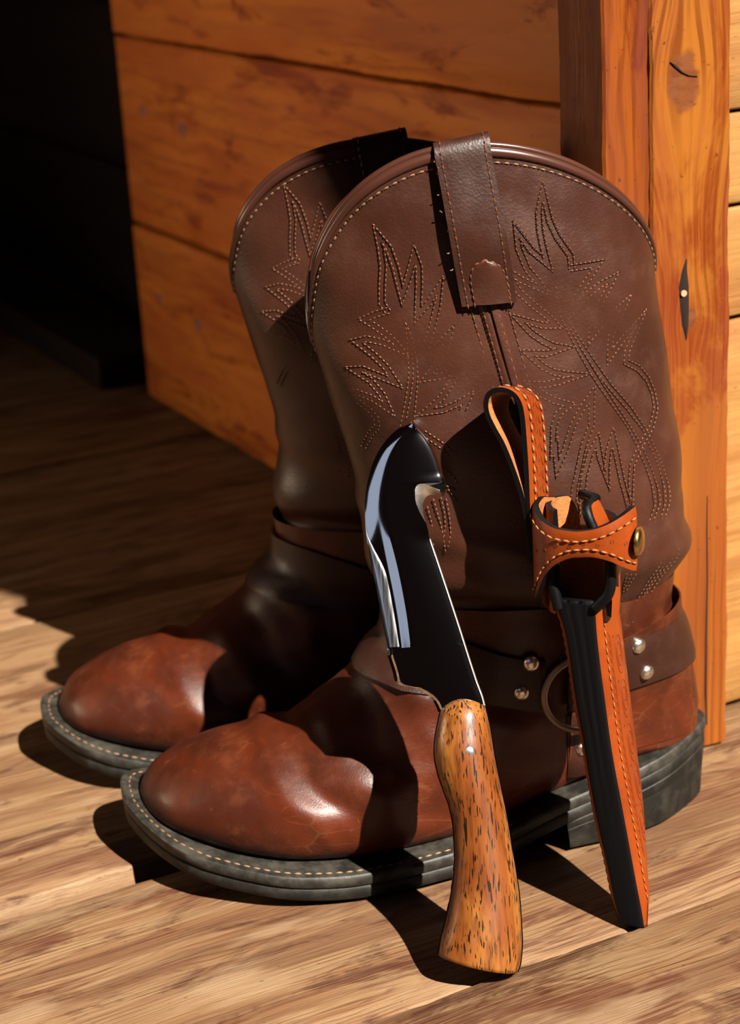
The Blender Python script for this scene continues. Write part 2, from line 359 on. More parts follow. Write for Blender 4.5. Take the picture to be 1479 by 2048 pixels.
nb=MB(); nb.tube([(.0163,-.0012,.2372),(.0163,-.0024,.2372)],.0015,12,ref=Vector((1,0,0))); nb.obj('nail',plain('rusty_nail',(.45,.22,.13),.5,.3),pB,sharp=40)

wf=slab('wall_front',.060,1.3,.052,.075,-.03,HW,M['gap'],kind='structure'); wf.location=CO; wf.rotation_euler=(0,0,CANG)
zf=[0.001,.212,.268,.3125,.44]+[.44+.155*k for k in range(1,13)]
for i in range(len(zf)-1):
    o=plank(wf,'plank',.062,1.28,zf[i+1]-zf[i]-.0018,.02,M['front'],70+i,seg=60,jit=.0008)
    o.rotation_euler=(math.radians(90),0,0); o.location=(0,.030,zf[i])

# ------------------------------------------------------------------ dark interior beyond the wall's far end
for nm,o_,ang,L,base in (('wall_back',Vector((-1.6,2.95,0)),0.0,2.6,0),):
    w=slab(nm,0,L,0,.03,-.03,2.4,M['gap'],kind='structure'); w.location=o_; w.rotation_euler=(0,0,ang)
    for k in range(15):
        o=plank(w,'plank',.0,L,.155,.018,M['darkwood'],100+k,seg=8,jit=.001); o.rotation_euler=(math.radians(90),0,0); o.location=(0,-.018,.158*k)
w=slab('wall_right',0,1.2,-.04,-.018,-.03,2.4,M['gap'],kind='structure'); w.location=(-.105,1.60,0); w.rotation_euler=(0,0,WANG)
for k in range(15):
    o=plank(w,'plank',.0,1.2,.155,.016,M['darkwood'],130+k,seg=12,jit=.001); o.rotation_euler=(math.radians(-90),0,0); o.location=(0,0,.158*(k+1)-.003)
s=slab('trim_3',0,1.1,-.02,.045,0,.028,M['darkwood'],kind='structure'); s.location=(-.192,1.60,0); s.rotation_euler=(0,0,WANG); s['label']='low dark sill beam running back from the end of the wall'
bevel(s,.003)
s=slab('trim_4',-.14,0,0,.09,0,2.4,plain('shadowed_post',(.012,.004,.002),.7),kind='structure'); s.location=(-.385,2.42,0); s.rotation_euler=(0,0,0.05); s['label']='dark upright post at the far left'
bevel(s,.004)

# unseen board added above the frame to cast shade behind the boots
AW=[(0.616, 0.11), (0.616, 1.064), (0.178, 0.838), (-0.455, 2.07), (-0.54, 2.33), (-0.456, 0.937)]
b=MB(); n=len(AW); b.add([(x,y,1.20) for x,y in AW]+[(x,y,1.225) for x,y in AW],[tuple(range(n)),tuple(range(2*n-1,n-1,-1))]+[(i,n+i,n+(i+1)%n,(i+1)%n) for i in range(n)])
aw=fixn(b.obj('overhead_shade_board',M['darkwood'],smooth=False,kind='structure')); aw['label']='unseen dark board added above the corner to cast shade'
# ---- shared pure-python boot geometry (pasted into scene.py) ----
def interp(tab,x):
    # monotone-ish cubic (Catmull-Rom) table interpolation; tab rows (x, y)
    n=len(tab)
    if x<=tab[0][0]: return tab[0][1]
    if x>=tab[-1][0]: return tab[-1][1]
    for i in range(n-1):
        if x<=tab[i+1][0]: break
    x0,y0=tab[i];x1,y1=tab[i+1];h=x1-x0;t=(x-x0)/h
    d=(y1-y0)/h
    dm=(y0-tab[i-1][1])/(x0-tab[i-1][0]) if i>0 else d
    dp=(tab[i+2][1]-y1)/(tab[i+2][0]-x1) if i+2<n else d
    m0=0 if dm*d<=0 else 2*dm*d/(dm+d); m1=0 if dp*d<=0 else 2*dp*d/(dp+d)
    if i==0: m0=d
    if i+2>=n: m1=d
    a=t*t*t-2*t*t+t; b=t*t*t-t*t
    hh=2*t**3-3*t*t+1
    return hh*y0+(1-hh)*y1+h*(a*m0+b*m1)
FRONT=[(.100,.010),(.112,.0045),(.122,.003),(.135,-.0005),(.158,-.0036),(.194,-.0092),(.222,-.0162),(.244,-.0200),(.29,-.027),(.34,-.034)]
REAR=[(.100,.133),(.112,.1355),(.122,.138),(.135,.1410),(.168,.1405),(.204,.1370),(.238,.1325),(.262,.1290),(.34,.116)]
HALFV=[(.10,.038),(.122,.041),(.16,.044),(.20,.0435),(.25,.039),(.30,.033),(.34,.028)]
ZB=.110
RIM=[.3235,.309]
def rim(phi):
    s=abs(math.sin(phi)); f=.5+.5*math.cos(phi)
    zend=.243+(.262-.243)*f
    pk=RIM[0] if math.sin(phi)<0 else RIM[1]
    return zend+(pk-zend)*s**.95
def shaft(phi,z,shift=0.):
    a=interp(FRONT,z)+shift*min(1,max(0,(z-.11)/.05)); b=interp(REAR,z)+shift*min(1,max(0,(z-.11)/.05))
    cu=(a+b)/2;hu=(b-a)/2;hv=interp(HALFV,z)
    c=math.cos(phi);s=math.sin(phi)
    p=.93
    if s>0: hv*=.86
    return (cu+hu*c, hv*math.copysign(abs(s)**p,s)+.002*math.sin(phi*1+z*40)*abs(s), z)
def offset_rows(P3,N3,d):
    # mitred offset of a polyline lying on the surface
    out=[];n=len(P3)
    for i in range(n):
        a=(P3[i]-P3[i-1]).normalized() if i>0 else None; c=(P3[i+1]-P3[i]).normalized() if i<n-1 else None
        nn=N3[i]
        if a is None: o=nn.cross(c); k=1
        elif c is None: o=nn.cross(a); k=1
        else:
            o=nn.cross(a).normalized()+nn.cross(c).normalized()
            if o.length<.15: o=nn.cross(a)
            o.normalize(); k=1/max(.30,o.dot(nn.cross(a).normalized()))
        out.append(P3[i]+o.normalized()*d*k)
    return out
def decorate(root, shift, mirror_far=True):
    rows=0; sb=MB(); hb=MB()
    for (k,row) in PATTERN:
        P3=[];N3=[]
        for i in range(len(row)-1):
            (a0,z0),(a1,z1)=row[i],row[i+1]
            for j in range(1):
                pass
        for (a,z) in row:
            p,n=shaftframe(a/1000,z/10000,shift,.0); 
            if n.dot(Vector((0,-1,0)))<0: n=-n
            P3.append(p); N3.append(n)
        for d in ((-.00125,.00125) if k==2 else (0,)):
            R=offset_rows(P3,N3,d) if k==2 else P3
            # the offset is taken at the corners; between them project back onto the shaft
            dense=[];dn=[]
            for i in range(len(R)-1):
                m_=max(1,int((R[i+1]-R[i]).length/.0012))
                for j in range(m_):
                    q=R[i].lerp(R[i+1],j/m_); ph=phi_of_u(q.x,q.z,shift,True); p,n=shaftframe(ph,q.z,shift,.00020)
                    if n.y>0: n=-n
                    dense.append(p); dn.append(n)
            if len(dense)>3: polyline_stitches(sb,hb,dense,dn,.0021,.00140,.00034)
    sb.obj('decorative_stitching',M['thread'],root,smooth=False,kind='stuff')
    hb.obj('decorative_needle_holes',M['hole'],root,smooth=False,kind='stuff')
PATTERN=[(2,[(-2194,2589),(-2216,2621),(-2192,2693),(-2161,2780),(-2158,2850),(-2163,2909),(-2111,2850),(-2089,2771),(-2084,2711),(-2080,2656),(-2033,2714),(-1992,2777),(-1966,2819),(-1954,2768),(-1973,2689),(-1993,2630),(-2014,2571),(-1934,2621),(-1856,2690),(-1892,2608),(-1936,2537),(-1983,2468),(-2017,2429),(-2047,2398),(-1957,2428),(-1862,2484),(-1906,2414),(-1979,2353),(-2053,2300),(-1954,2308),(-1861,2337),(-1901,2287),(-1990,2217),(-2111,2159),(-2003,2167),(-1900,2191),(-1836,2212),(-1867,2178),(-1899,2151)]),(2,[(-2194,2589),(-2282,2573),(-2372,2550),(-2307,2523),(-2231,2483),(-2187,2447),(-2168,2421),(-2279,2455),(-2391,2467),(-2472,2455),(-2368,2402),(-2298,2351),(-2252,2285),(-2368,2315),(-2470,2338),(-2547,2333),(-2429,2291),(-2368,2232),(-2351,2168),(-2452,2213),(-2566,2232),(-2719,2228),(-2616,2196),(-2517,2157),(-2488,2125),(-2510,2086),(-2619,2040),(-2707,1990),(-2756,1950)]),(2,[(-2160,2065),(-2106,2036),(-2058,2007),(-2020,1969)]),(2,[(-1112,2715),(-1103,2769),(-1157,2850),(-1181,2918),(-1185,3039),(-1236,2952),(-1251,2890),(-1255,2832),(-1253,2773),(-1249,2743),(-1327,2808),(-1383,2891),(-1394,2817),(-1371,2731),(-1331,2681),(-1301,2638),(-1416,2687),(-1482,2730),(-1440,2637),(-1385,2586),(-1336,2548),(-1296,2519),(-1285,2506),(-1262,2481),(-1340,2487),(-1472,2527),(-1410,2461),(-1356,2424),(-1300,2397),(-1231,2384),(-1352,2369),(-1455,2379),(-1385,2316),(-1329,2288),(-1268,2274),(-1162,2261),(-1309,2245),(-1406,2240),(-1467,2247),(-1418,2199),(-1352,2166),(-1274,2142),(-1351,2110),(-1392,2062),(-1428,1967),(-1409,1981),(-1428,1887),(-1351,1965),(-1279,2053),(-1193,2128),(-1122,2173),(-1150,2092),(-1161,2045),(-1234,1968),(-1299,1874),(-1349,1793),(-1367,1741),(-1342,1663)]),(2,[(-1112,2715),(-1024,2716),(-928,2716),(-1029,2652),(-1110,2594),(-1148,2533),(-1038,2596),(-932,2630),(-830,2646),(-915,2585),(-985,2531),(-1012,2485),(-1024,2483),(-1049,2413),(-963,2463),(-858,2504),(-751,2535),(-836,2472),(-907,2401),(-941,2315),(-781,2392),(-610,2452),(-710,2384),(-791,2318),(-815,2278),(-709,2239),(-634,2184),(-607,2123),(-622,2057),(-704,1981),(-802,1926),(-852,1893),(-923,1838),(-961,1767),(-1000,1658),(-1026,1781),(-1027,1884),(-1033,1977),(-1080,1923),(-1117,1853),(-1129,1800),(-1147,1899),(-1143,1974),(-1205,1928),(-1276,1839),(-1310,1757),(-1327,1656)]),(1,[(-2099,2534),(-2112,2470),(-2135,2391),(-2159,2311),(-2202,2231),(-2245,2170),(-2284,2124),(-2344,2065)]),(1,[(-2099,2426),(-2119,2351),(-2141,2291),(-2178,2223),(-2232,2150),(-2266,2108)]),(1,[(-2097,2532),(-2084,2490),(-2080,2438),(-2085,2382),(-2103,2311),(-2134,2239),(-2166,2179),(-2194,2130),(-2214,2089)]),(1,[(-2247,1737),(-2236,1663),(-2235,1605),(-2241,1539)]),(1,[(-2201,1772),(-2180,1685),(-2166,1618),(-2164,1514)]),(1,[(-2150,1780),(-2141,1720),(-2147,1666),(-2163,1591)]),(1,[(-2118,1774),(-2113,1700),(-2116,1626),(-2131,1581),(-2159,1539)]),(1,[(-2088,1905),(-2050,1879),(-2028,1846)]),(1,[(-2096,1833),(-2034,1807)]),(1,[(-2092,1817),(-2047,1758)]),(1,[(-2078,1879),(-2024,1859)]),(1,[(-1228,2641),(-1231,2592),(-1226,2505),(-1212,2481),(-1170,2385),(-1100,2253),(-1049,2177),(-993,2104),(-913,2004),(-852,1899)]),(1,[(-1225,2638),(-1200,2580),(-1176,2505),(-1158,2453),(-1081,2344),(-977,2202),(-865,2094),(-755,1968),(-693,1877),(-675,1857),(-615,1781),(-585,1699),(-607,1619),(-647,1569),(-603,1493),(-616,1355)]),(1,[(-1179,2455),(-1112,2338),(-1032,2203),(-931,2059),(-881,1990),(-803,1892),(-800,1875),(-751,1791),(-724,1710),(-735,1639),(-783,1575),(-751,1490),(-741,1377)]),(1,[(-1142,2382),(-1072,2273),(-1005,2191),(-904,2089),(-786,1972),(-739,1883),(-724,1875),(-668,1790),(-650,1709),(-671,1629),(-701,1578),(-669,1505),(-682,1367)]),(1,[(-852,1893),(-808,1811),(-779,1729),(-787,1648),(-827,1576),(-797,1497),(-791,1386)]),(1,[(-785,1451),(-796,1378),(-833,1293),(-845,1236),(-866,1175),(-946,1068)]),(1,[(-746,1444),(-766,1341),(-789,1274),(-809,1214),(-824,1144),(-907,1072)]),(1,[(-672,1431),(-699,1362),(-737,1297),(-765,1243),(-787,1207),(-797,1144),(-875,1078)]),(1,[(-617,1422),(-641,1363),(-677,1298),(-695,1235),(-728,1173),(-772,1115),(-833,1084)]),(1,[(-1078,1364),(-1066,1298),(-1035,1241)]),(1,[(-1007,1349),(-1025,1292),(-1029,1245)]),(1,[(-1043,1355),(-1047,1299),(-1057,1269)])]

# ------------------------------------------------------------------ cowboy boots
def sm(x,a,b):
    t=min(1,max(0,(x-a)/(b-a))); return t*t*(3-2*t)
LOOP=[(-.1236,.020),(-.1225,.006),(-.120,-.0035),(-.113,-.018),(-.104,-.031),(-.094,-.0405),(-.082,-.0476),(-.054,-.0576),(-.025,-.0593),(.0,-.0565),(.02,-.052),(.05,-.044),(.078,-.0375),(.107,-.0315),(.130,-.0215),(.1484,-.0055),(.156,.006),(.1545,.018),(.147,.028),(.13,.034),(.107,.036),(.08,.035),(.05,.0365),(.02,.041),(-.01,.047),(-.04,.0505),(-.07,.0505),(-.095,.046),(-.112,.038),(-.121,.030)]
MID=[(-.1236,.020),(-.11,.010),(-.09,.003),(-.054,-.004),(-.02,-.006),(.02,-.005),(.06,-.003),(.1,.002),(.13,.006),(.156,.006)]
ZTOP=[(-.1236,.0315),(-.11,.0268),(-.09,.0215),(-.07,.0175),(-.045,.0140),(-.02,.0125),(.03,.0135),(.05,.0175),(.075,.0250),(.107,.0320),(.156,.0400)]
ZBOT=[(-.1236,.0185),(-.11,.0142),(-.09,.0092),(-.07,.0054),(-.045,.0020),(-.02,.0003),(.03,.0008),(.05,.0050),(.075,.0125),(.107,.0195),(.156,.0270)]
UW=[(-.1150,.002),(-.1125,.013),(-.108,.0215),(-.103,.0275),(-.09,.0355),(-.07,.0425),(-.045,.0465),(-.02,.0470),(.01,.0435),(.04,.0375),(.07,.0335),(.10,.0312),(.12,.0300),(.16,.0300)]
ST=[(.0035,.124),(.0045,.112),(-.002,.099),(-.014,.0865),(-.0265,.0765),(-.039,.0685),(-.050,.0640),(-.058,.0618),(-.066,.0602),(-.075,.0580),(-.084,.0550),(-.092,.0515),(-.099,.0475),(-.1055,.0425),(-.1105,.0370),(-.1138,.0315),(-.1148,.0285)]
SB=[(.1375,.122),(.1365,.108),(.1425,.088),(.1475,.068),(.1500,.050),(.1495,.034),(.125,None),(.08,None),(.035,None),(.0,None),(-.03,None),(-.055,None),(-.078,None),(-.094,None),(-.1045,None),(-.1115,None),(-.1140,.0265)]
PB=[.93,.93,.9,.85,.75,.62,.50,.46,.44,.44,.44,.46,.5,.55,.6,.7,.8]
PT=[.93,.93,.93,.92,.92,.92,.92,.92,.9,.88,.86,.84,.82,.80,.78,.75,.75]
def tabs():
    n=len(ST); k=list(range(n))
    sb=[(u,(interp(ZTOP,u)-.004) if z is None else z) for u,z in SB]
    return ([(i,ST[i][0]) for i in k],[(i,ST[i][1]) for i in k],[(i,sb[i][0]) for i in k],[(i,sb[i][1]) for i in k],list(zip(k,PB)),list(zip(k,PT)))
TB=tabs()
CREASES=[((-.060,.062),(-.030,.026),.0050,.0016),((-.047,.064),(-.012,.028),.0045,-.0016),((-.030,.070),(.004,.030),.0060,.0017),((-.012,.080),(.012,.034),.005,-.0018),((.008,.088),(.03,.045),.006,.0016),((-.002,.104),(.06,.075),.006,-.0020),((.0,.094),(.06,.062),.006,.0016)]
def crease(u,z,wob=0):
    d=0
    for (a,b,w,amp) in CREASES:
        dx,dz=b[0]-a[0],b[1]-a[1]; L=math.hypot(dx,dz); dx/=L; dz/=L
        s=(u-a[0])*dx+(z-a[1])*dz; q=(u-a[0])*dz-(z-a[1])*dx
        q+=.002*math.sin(s*180+wob)
        e=sm(s,-.012,.008)*(1-sm(s,L-.008,L+.012))
        d+=amp*e*math.exp(-(q/w)**2)
    return d
def footpt(t,a,cvs,grow=0.):
    Tu,Tz,Bu,Bz,pb,pt=[interp(x,t) for x in TB]
    q=(1-math.cos(a))/2; u=Tu+(Bu-Tu)*q; z=Tz+(Bz-Tz)*q
    lo=interp(UW,u); W_=lo+(.0405-lo)*sm(z,.045,.115)*sm(u,-.06,.0)
    p=pt+(pb-pt)*sm(q,.25,.75)
    s=math.sin(a); v=math.copysign(abs(s)**p,s)*W_
    if v>0: v*=.92
    cv=interp(MID,u)*cvs*(1-sm(z,.05,.11))
    return Vector((u,v+cv,z))
def fold(phi,z):
    f=.5+.5*math.cos(phi)
    d=.0048*math.exp(-((z-.138)/.009)**2)*(.30+.70*f)-.0022*math.exp(-((z-.1215-.006*math.sin(phi*2))/.005)**2)
    d+=.0013*math.exp(-((z-.157+.010*math.sin(phi*1.5))/.006)**2)
    d+=.0009*math.sin(z*95+phi*2.1)*math.sin(phi*3+z*30)
    return d
def shaftpt(phi,z,shift,off=0.):
    p=Vector(shaft(phi,z,shift))
    e=1e-3
    a=Vector(shaft(phi+e*8,z,shift))-p; n=a.cross(Vector((0,0,1)))
    if n.length<1e-9: n=Vector((math.cos(phi),0,0))
    n.normalize()
    return p+n*(fold(phi,z)+off)
def shaftframe(phi,z,shift,off):
    p=shaftpt(phi,z,shift,off); a=shaftpt(phi+.01,z,shift,off)-p; b=shaftpt(phi,z+.001,shift,off)-p
    n=a.cross(b).normalized(); return p,n
def phi_of_u(u,z,shift,near=True):
    a=interp(FRONT,z)+shift*min(1,max(0,(z-.11)/.05)); b=interp(REAR,z)+shift*min(1,max(0,(z-.11)/.05))
    c=max(-1,min(1,(u-(a+b)/2)/((b-a)/2))); ph=math.acos(c)
    return -ph if near else ph
def catloop(pts,n):
    out=[];m_=len(pts)
    for i in range(m_):
        p0,p1,p2,p3=[Vector(pts[(i+k-1)%m_]) for k in range(4)]
        for j in range(n):
            t=j/n; out.append(.5*((2*p1)+(p2-p0)*t+(2*p0-5*p1+4*p2-p3)*t*t+(3*p1-p0-3*p2+p3)*t**3))
    return out
def lathe(prof, n=20):
    b=MB(); b.grid([[(r*math.cos(2*math.pi*k/n),r*math.sin(2*math.pi*k/n),h) for k in range(n)] for r,h in prof],cv=True); return b
def place(o, p, nrm, up=Vector((0,0,1))):
    q=nrm.to_track_quat('Z','Y'); o.rotation_euler=q.to_euler(); o.location=p; return o

def polyline_stitches(mb, hb, pts, nrms, pitch, L, r, phase=0.):
    # walks a dense polyline and lays a stitch every pitch, with a needle hole between
    acc=phase*pitch
    for i in range(len(pts)-1):
        a,b=pts[i],pts[i+1]; d=(b-a); l=d.length
        if l<1e-7: continue
        t=d/l
        while acc<l:
            p=a+d*(acc/l); n=nrms[i]
            mb.dash(p,t,n,L,r)
            if hb is not None: hb.dash(p+t*pitch*.5,t,n,pitch*.42,r*1.05,r*.55)
            acc+=pitch
        acc-=l

def build_boot(name, loc, rz, label, shift, cvs, near, rimz, strapdu, HWID):
    RIM[0],RIM[1]=rimz; RT=rimz[0]; dT=RT-.3235
    root=empty(name,loc,rz,label,'boot','pair of brown leather cowboy boots')
    root.pop('group',None) if 'group' in root else None
    # foot (vamp and heel quarter) --------------------------------------
    NT_,NA=110,112; P=[]
    for i in range(NT_+1):
        t=16*i/NT_; row=[]
        for k in range(NA):
            a=2*math.pi*k/NA; row.append(footpt(t,a,cvs))
        P.append(row)
    # push the creases out along the surface normal
    Q=[]
    for i in range(NT_+1):
        row=[]
        for k in range(NA):
            p=P[i][k]; dt=P[min(NT_,i+1)][k]-P[max(0,i-1)][k]; da=P[i][(k+1)%NA]-P[i][(k-1)%NA]
            n=da.cross(dt)
            if n.length>1e-12: n.normalize()
            low=sm(p.z-interp(ZTOP,p.x),.0,.012)
            c=crease(p.x,p.z,1.5 if near else 0)
            c+=.0007*noise.noise(Vector((p.x*70,p.y*70,p.z*70)))*low
            row.append(p-n*c*low*(-1))
        Q.append(row)
    # orientation test: make sure n points outwards
    c0=Vector((0.03,0,.04)); tst=Q[60][28]-P[60][28]
    b=MB(); b.grid(Q,cv=True); b.fan(Q[-1])
    foot=fixn(b.obj('vamp',M['vamp'],root))
    foot['label']='reddish brown foot of the boot with creases and scuffs'
    verts=[Vector(v) for v in b.v]; tree=BVHTree.FromPolygons(verts,b.f)
    # sole, welt, heel ----------------------------------------------------
    ring=[(p.x, p.y-interp(MID,p.x)*(1-cvs)) for p in catloop([(u,v*(.93 if v>0 and u>-.09 else 1),0) for u,v in LOOP],6)]
    def inset(r,d):
        out=[];n=len(r)
        for i in range(n):
            a=Vector(r[(i-1)%n]); c=Vector(r[(i+1)%n]); t=(c-a).normalized(); nn=Vector((-t.y,t.x))
            out.append((r[i][0]+nn.x*d, r[i][1]+nn.y*d))
        return out
    A=sum(ring[i][0]*ring[(i+1)%len(ring)][1]-ring[(i+1)%len(ring)][0]*ring[i][1] for i in range(len(ring)))
    sg=1 if A>0 else -1
    def lift(r,f): return [Vector((u,v,f(u))) for u,v in r]
    zt=lambda u:interp(ZTOP,u); zb=lambda u:interp(ZBOT,u); zm=lambda u:zb(u)+(zt(u)-zb(u))*.52
    def layer(nm,mat,f0,f1,ins,rd=.0009):
        b=MB(); R=[lift(inset(ring,sg*(ins+.004)),f0),lift(inset(ring,sg*(ins+rd)),f0),lift(inset(ring,sg*ins),lambda u:f0(u)+rd),lift(inset(ring,sg*ins),lambda u:f1(u)-rd),lift(inset(ring,sg*(ins+rd)),f1),lift(inset(ring,sg*(ins+.005)),f1),lift(inset(ring,sg*(ins+.012)),f1)]
        b.grid(R,cv=True); b.fan([p for p in R[-1]]); b.fan(R[0],True)
        # replace the fan centres with ones on the surface
        o=fixn(b.obj(nm,mat,root,sharp=60)); return o
    def flat_layer(nm,mat,f0,f1,ins,rd=.0009):
        # strips across the sole so that it follows the toe spring and the arch
        b=MB(); n=len(ring)
        R=[lift(inset(ring,sg*(ins+rd)),f0),lift(inset(ring,sg*ins),lambda u:f0(u)+rd),lift(inset(ring,sg*ins),lambda u:f1(u)-rd),lift(inset(ring,sg*(ins+rd)),f1)]
        b.grid(R,cv=True)
        # caps: pair ring points across
        top=R[-1]; bot=R[0]
        i0=min(range(n),key=lambda i:top[i].x); i1=max(range(n),key=lambda i:top[i].x)
        def chain(i,j,step):
            out=[i]
            while i!=j: i=(i+step)%n; out.append(i)
            return out
        ca_,cb_=chain(i0,i1,1),chain(i0,i1,-1)
        def side(ch,rr,u):
            for a,c in zip(ch,ch[1:]):
                if rr[a].x<=u<=rr[c].x or rr[c].x<=u<=rr[a].x:
                    t=(u-rr[a].x)/((rr[c].x-rr[a].x) or 1e-9); return rr[a].lerp(rr[c],t)
            return rr[ch[-1]]
        us=[top[i0].x+(top[i1].x-top[i0].x)*(1-math.cos(math.pi*k/60))/2 for k in range(61)]
        for rr,f in ((top,f1),(bot,f0)):
            G=[]
            for u in us:
                a,c=side(ca_,rr,u),side(cb_,rr,u); G.append([Vector((u,a.y+(c.y-a.y)*j/4,f(u))) for j in range(5)])
            b.grid(G)
        return fixn(b.obj(nm,mat,root,sharp=50))
    flat_layer('outsole',M['sole'],zb,zm,.0006)
    welt=flat_layer('welt',M['welt'],lambda u:zm(u)+.0002,zt,.0)
    wb=MB(); st=lift(inset(ring,sg*.0042),lambda u:zt(u)+.0001); pts=st+[st[0]]
    n=len(pts)
    def keep(p): return p.x<.055
    seg=[];cur=[]
    dense=[]
    for i in range(n-1):
        for k in range(4): dense.append(pts[i].lerp(pts[i+1],k/4))
    runs=[p for p in dense if keep(p)]
    # split where the run jumps
    cur=[runs[0]];allr=[]
    for p in runs[1:]:
        if (p-cur[-1]).length>.01: allr.append(cur); cur=[p]
        else: cur.append(p)
    allr.append(cur)
    for r_ in allr: polyline_stitches(wb,None,r_,[Vector((0,0,1))]*len(r_),.0046,.0034,.00042)
    wb.obj('welt_stitching',M['threadlight'],welt,smooth=False,kind='stuff')
    # heel block
    hb=[(u,v) for u,v in ring if u>.078]
    # order the heel ring: from one breast corner round the back to the other
    k0=[i for i,(u,v) in enumerate(ring) if u>.078 and ring[i-1][0]<=.078][0]
    hr=[];i=k0
    while ring[i%len(ring)][0]>.078: hr.append(ring[i%len(ring)]); i+=1
    a0,a1=hr[-1],hr[0]
    breast=[(.078-.004*0+.003*math.sin(math.pi*k/8),a0[1]+(a1[1]-a0[1])*k/8) for k in range(1,8)]
    base=hr+breast
    cu_,cv_=.115,sum(v for u,v in base)/len(base)
    b=MB(); R=[]
    for (fz,sc) in ((0,.93),(.03,.945),(.35,.955),(.75,.975),(.76,.972),(.78,.977),(.98,.99),(1.0,.99)):
        R.append([Vector((cu_+(u-cu_)*(sc if u>cu_ else sc*.985+.015),cv_+(v-cv_)*sc,(interp(ZBOT,u)+.0005)*fz)) for u,v in base])
    b.grid(R,cv=True); b.fan(R[0]); b.fan(R[-1])
    fixn(b.obj('heel',M['sole'],root,sharp=35))
    # shaft -------------------------------------------------------------------
    NZ,NP=120,160; O=[];I=[]
    for i in range(NZ+1):
        s=i/NZ; ro_=[];ri=[]
        for k in range(NP):
            phi=2*math.pi*k/NP; z0=.1085+.002*math.cos(phi); z=z0+(rim(phi)-z0)*s
            ro_.append(shaftpt(phi,z,shift)); ri.append(shaftpt(phi,z,shift,-.0026))
        O.append(ro_); I.append(ri)
    b=MB(); b.grid([O[0]]+O+[I[-1]],cv=True); sh=fixn(b.obj('shaft',M['shaft'],root))
    b=MB(); b.grid(I,cv=True); ln=b.obj('lining',M['lining'],sh)
    # binding: rolled edge and flat band
    rp=[shaftpt(2*math.pi*k/240,rim(2*math.pi*k/240)+.0006,shift,-.0012) for k in range(240)]
    b=MB(); b.tube(rp,.0016,8,closed=True); fixn(b.obj('top_binding',M['rimleather'],root))
    G=[]
    for k in range(241):
        phi=2*math.pi*k/240; z=rim(phi)
        G.append([shaftpt(phi,z-.0000,shift,.0001),shaftpt(phi,z-.0008,shift,.0012),shaftpt(phi,z-.0030,shift,.0013),shaftpt(phi,z-.0040,shift,.0005),shaftpt(phi,z-.0044,shift,-.0002)])
    b=MB(); b.grid(G); b.obj('binding_band',M['rimleather'],root)
    sb=MB(); gb=MB(); pts=[];nr=[]
    for k in range(721):
        phi=2*math.pi*k/720; p,n=shaftframe(phi,rim(phi)-.0062,shift,.0002); pts.append(p); nr.append(n)
    polyline_stitches(sb,gb,pts,nr,.0039,.0026,.00045)
    sb.obj('rim_stitching',M['threadlight'],root,smooth=False,kind='stuff')
    gb.obj('rim_needle_holes',M['groove'],root,smooth=False,kind='stuff')
    # side seams with raised piping, both sides
    for nearside in (True,False):
        def seamu(z): return .0498+(.26-z)*.223 if z>.2 else .0632+(.2-z)*.10
        G=[];rows={-.0075:[], -.0030:[], .0030:[], .0078:[]}
        for i in range(61):
            z=.262-(.262-.125)*i/60; row=[]
            for du,off in ((-.0045,-.0002),(-.0038,.0007),(-.0012,.0010),(-.0006,.0002),(.0,.0001),(.0006,.0013),(.0025,.0016),(.0042,.0010),(.0048,-.0002)):
                row.append(shaftpt(phi_of_u(seamu(z)+shift+du,z,shift,nearside),z,shift,off))
            G.append(row)
            for du in rows: rows[du].append(shaftframe(phi_of_u(seamu(z)+shift+du,z,shift,nearside),z,shift,.0013 if abs(du)<.004 else .0002))
        b=MB(); b.grid(G); fixn(b.obj('side_seam',M['shaft'],sh,sharp=50))
        sb=MB(); gb=MB()
        for du,r_ in rows.items():
            if abs(du)>.005: r_=r_[:26]
            polyline_stitches(sb,gb,[x[0] for x in r_],[x[1] for x in r_],.0038,.0026,.00036)
        sb.obj('seam_stitching',M['thread'],sh,smooth=False,kind='stuff'); gb.obj('seam_needle_holes',M['groove'],sh,smooth=False,kind='stuff')
        # pull strap: up the outside, over the rim and down inside
        RT=rimz[0] if nearside else rimz[1]; dT=RT-.3235
        def strap_u(z): return .0413+(.326-z)*.132+shift+strapdu
        zs_=[.2600+ (RT-.002-.26)*k/22 for k in range(23)]
        ctrl=[]
        for z in zs_:
            f=(z-.26)/(RT-.262); ctrl.append((z,.0010+.0016*math.sin(math.pi*min(1,f*.9)) + .0010*f))
        def edge(du,thk):
            out=[]
            for z,o_ in ctrl: out.append(shaftpt(phi_of_u(strap_u(z)+du,z,shift,nearside),z,shift,o_+thk))
            zt_=RT-.002; ph=phi_of_u(strap_u(zt_)+du,zt_,shift,nearside)
            pt=shaftpt(ph,zt_,shift,0); nn=(shaftpt(ph,zt_,shift,1)-pt)
            H=.0042+.0016*(du/HWID)        # the loop stands a little higher at its rear edge
            for k in range(1,9):
                a=math.pi*k/9; out.append(pt+nn*(-.0010+(.0031+thk)*math.cos(a))+Vector((0,0,(H+thk)*math.sin(a))))
            for k in range(8):
                z=RT-.003-.0045*k; out.append(shaftpt(phi_of_u(strap_u(z)+du,z,shift,nearside),z,shift,-.0041-thk))
            return out
        N_=9; outer=[edge(-HWID+2*HWID*j/(N_-1),.0018) for j in range(N_)]; inner=[edge(-HWID+2*HWID*j/(N_-1),0.) for j in range(N_)]
        b=MB(); b.grid(outer+inner[::-1],cu=True,flip=False)
        ps=fixn(b.obj('pull_strap',M['strap'],root,sharp=45))
        sb=MB(); gb=MB()
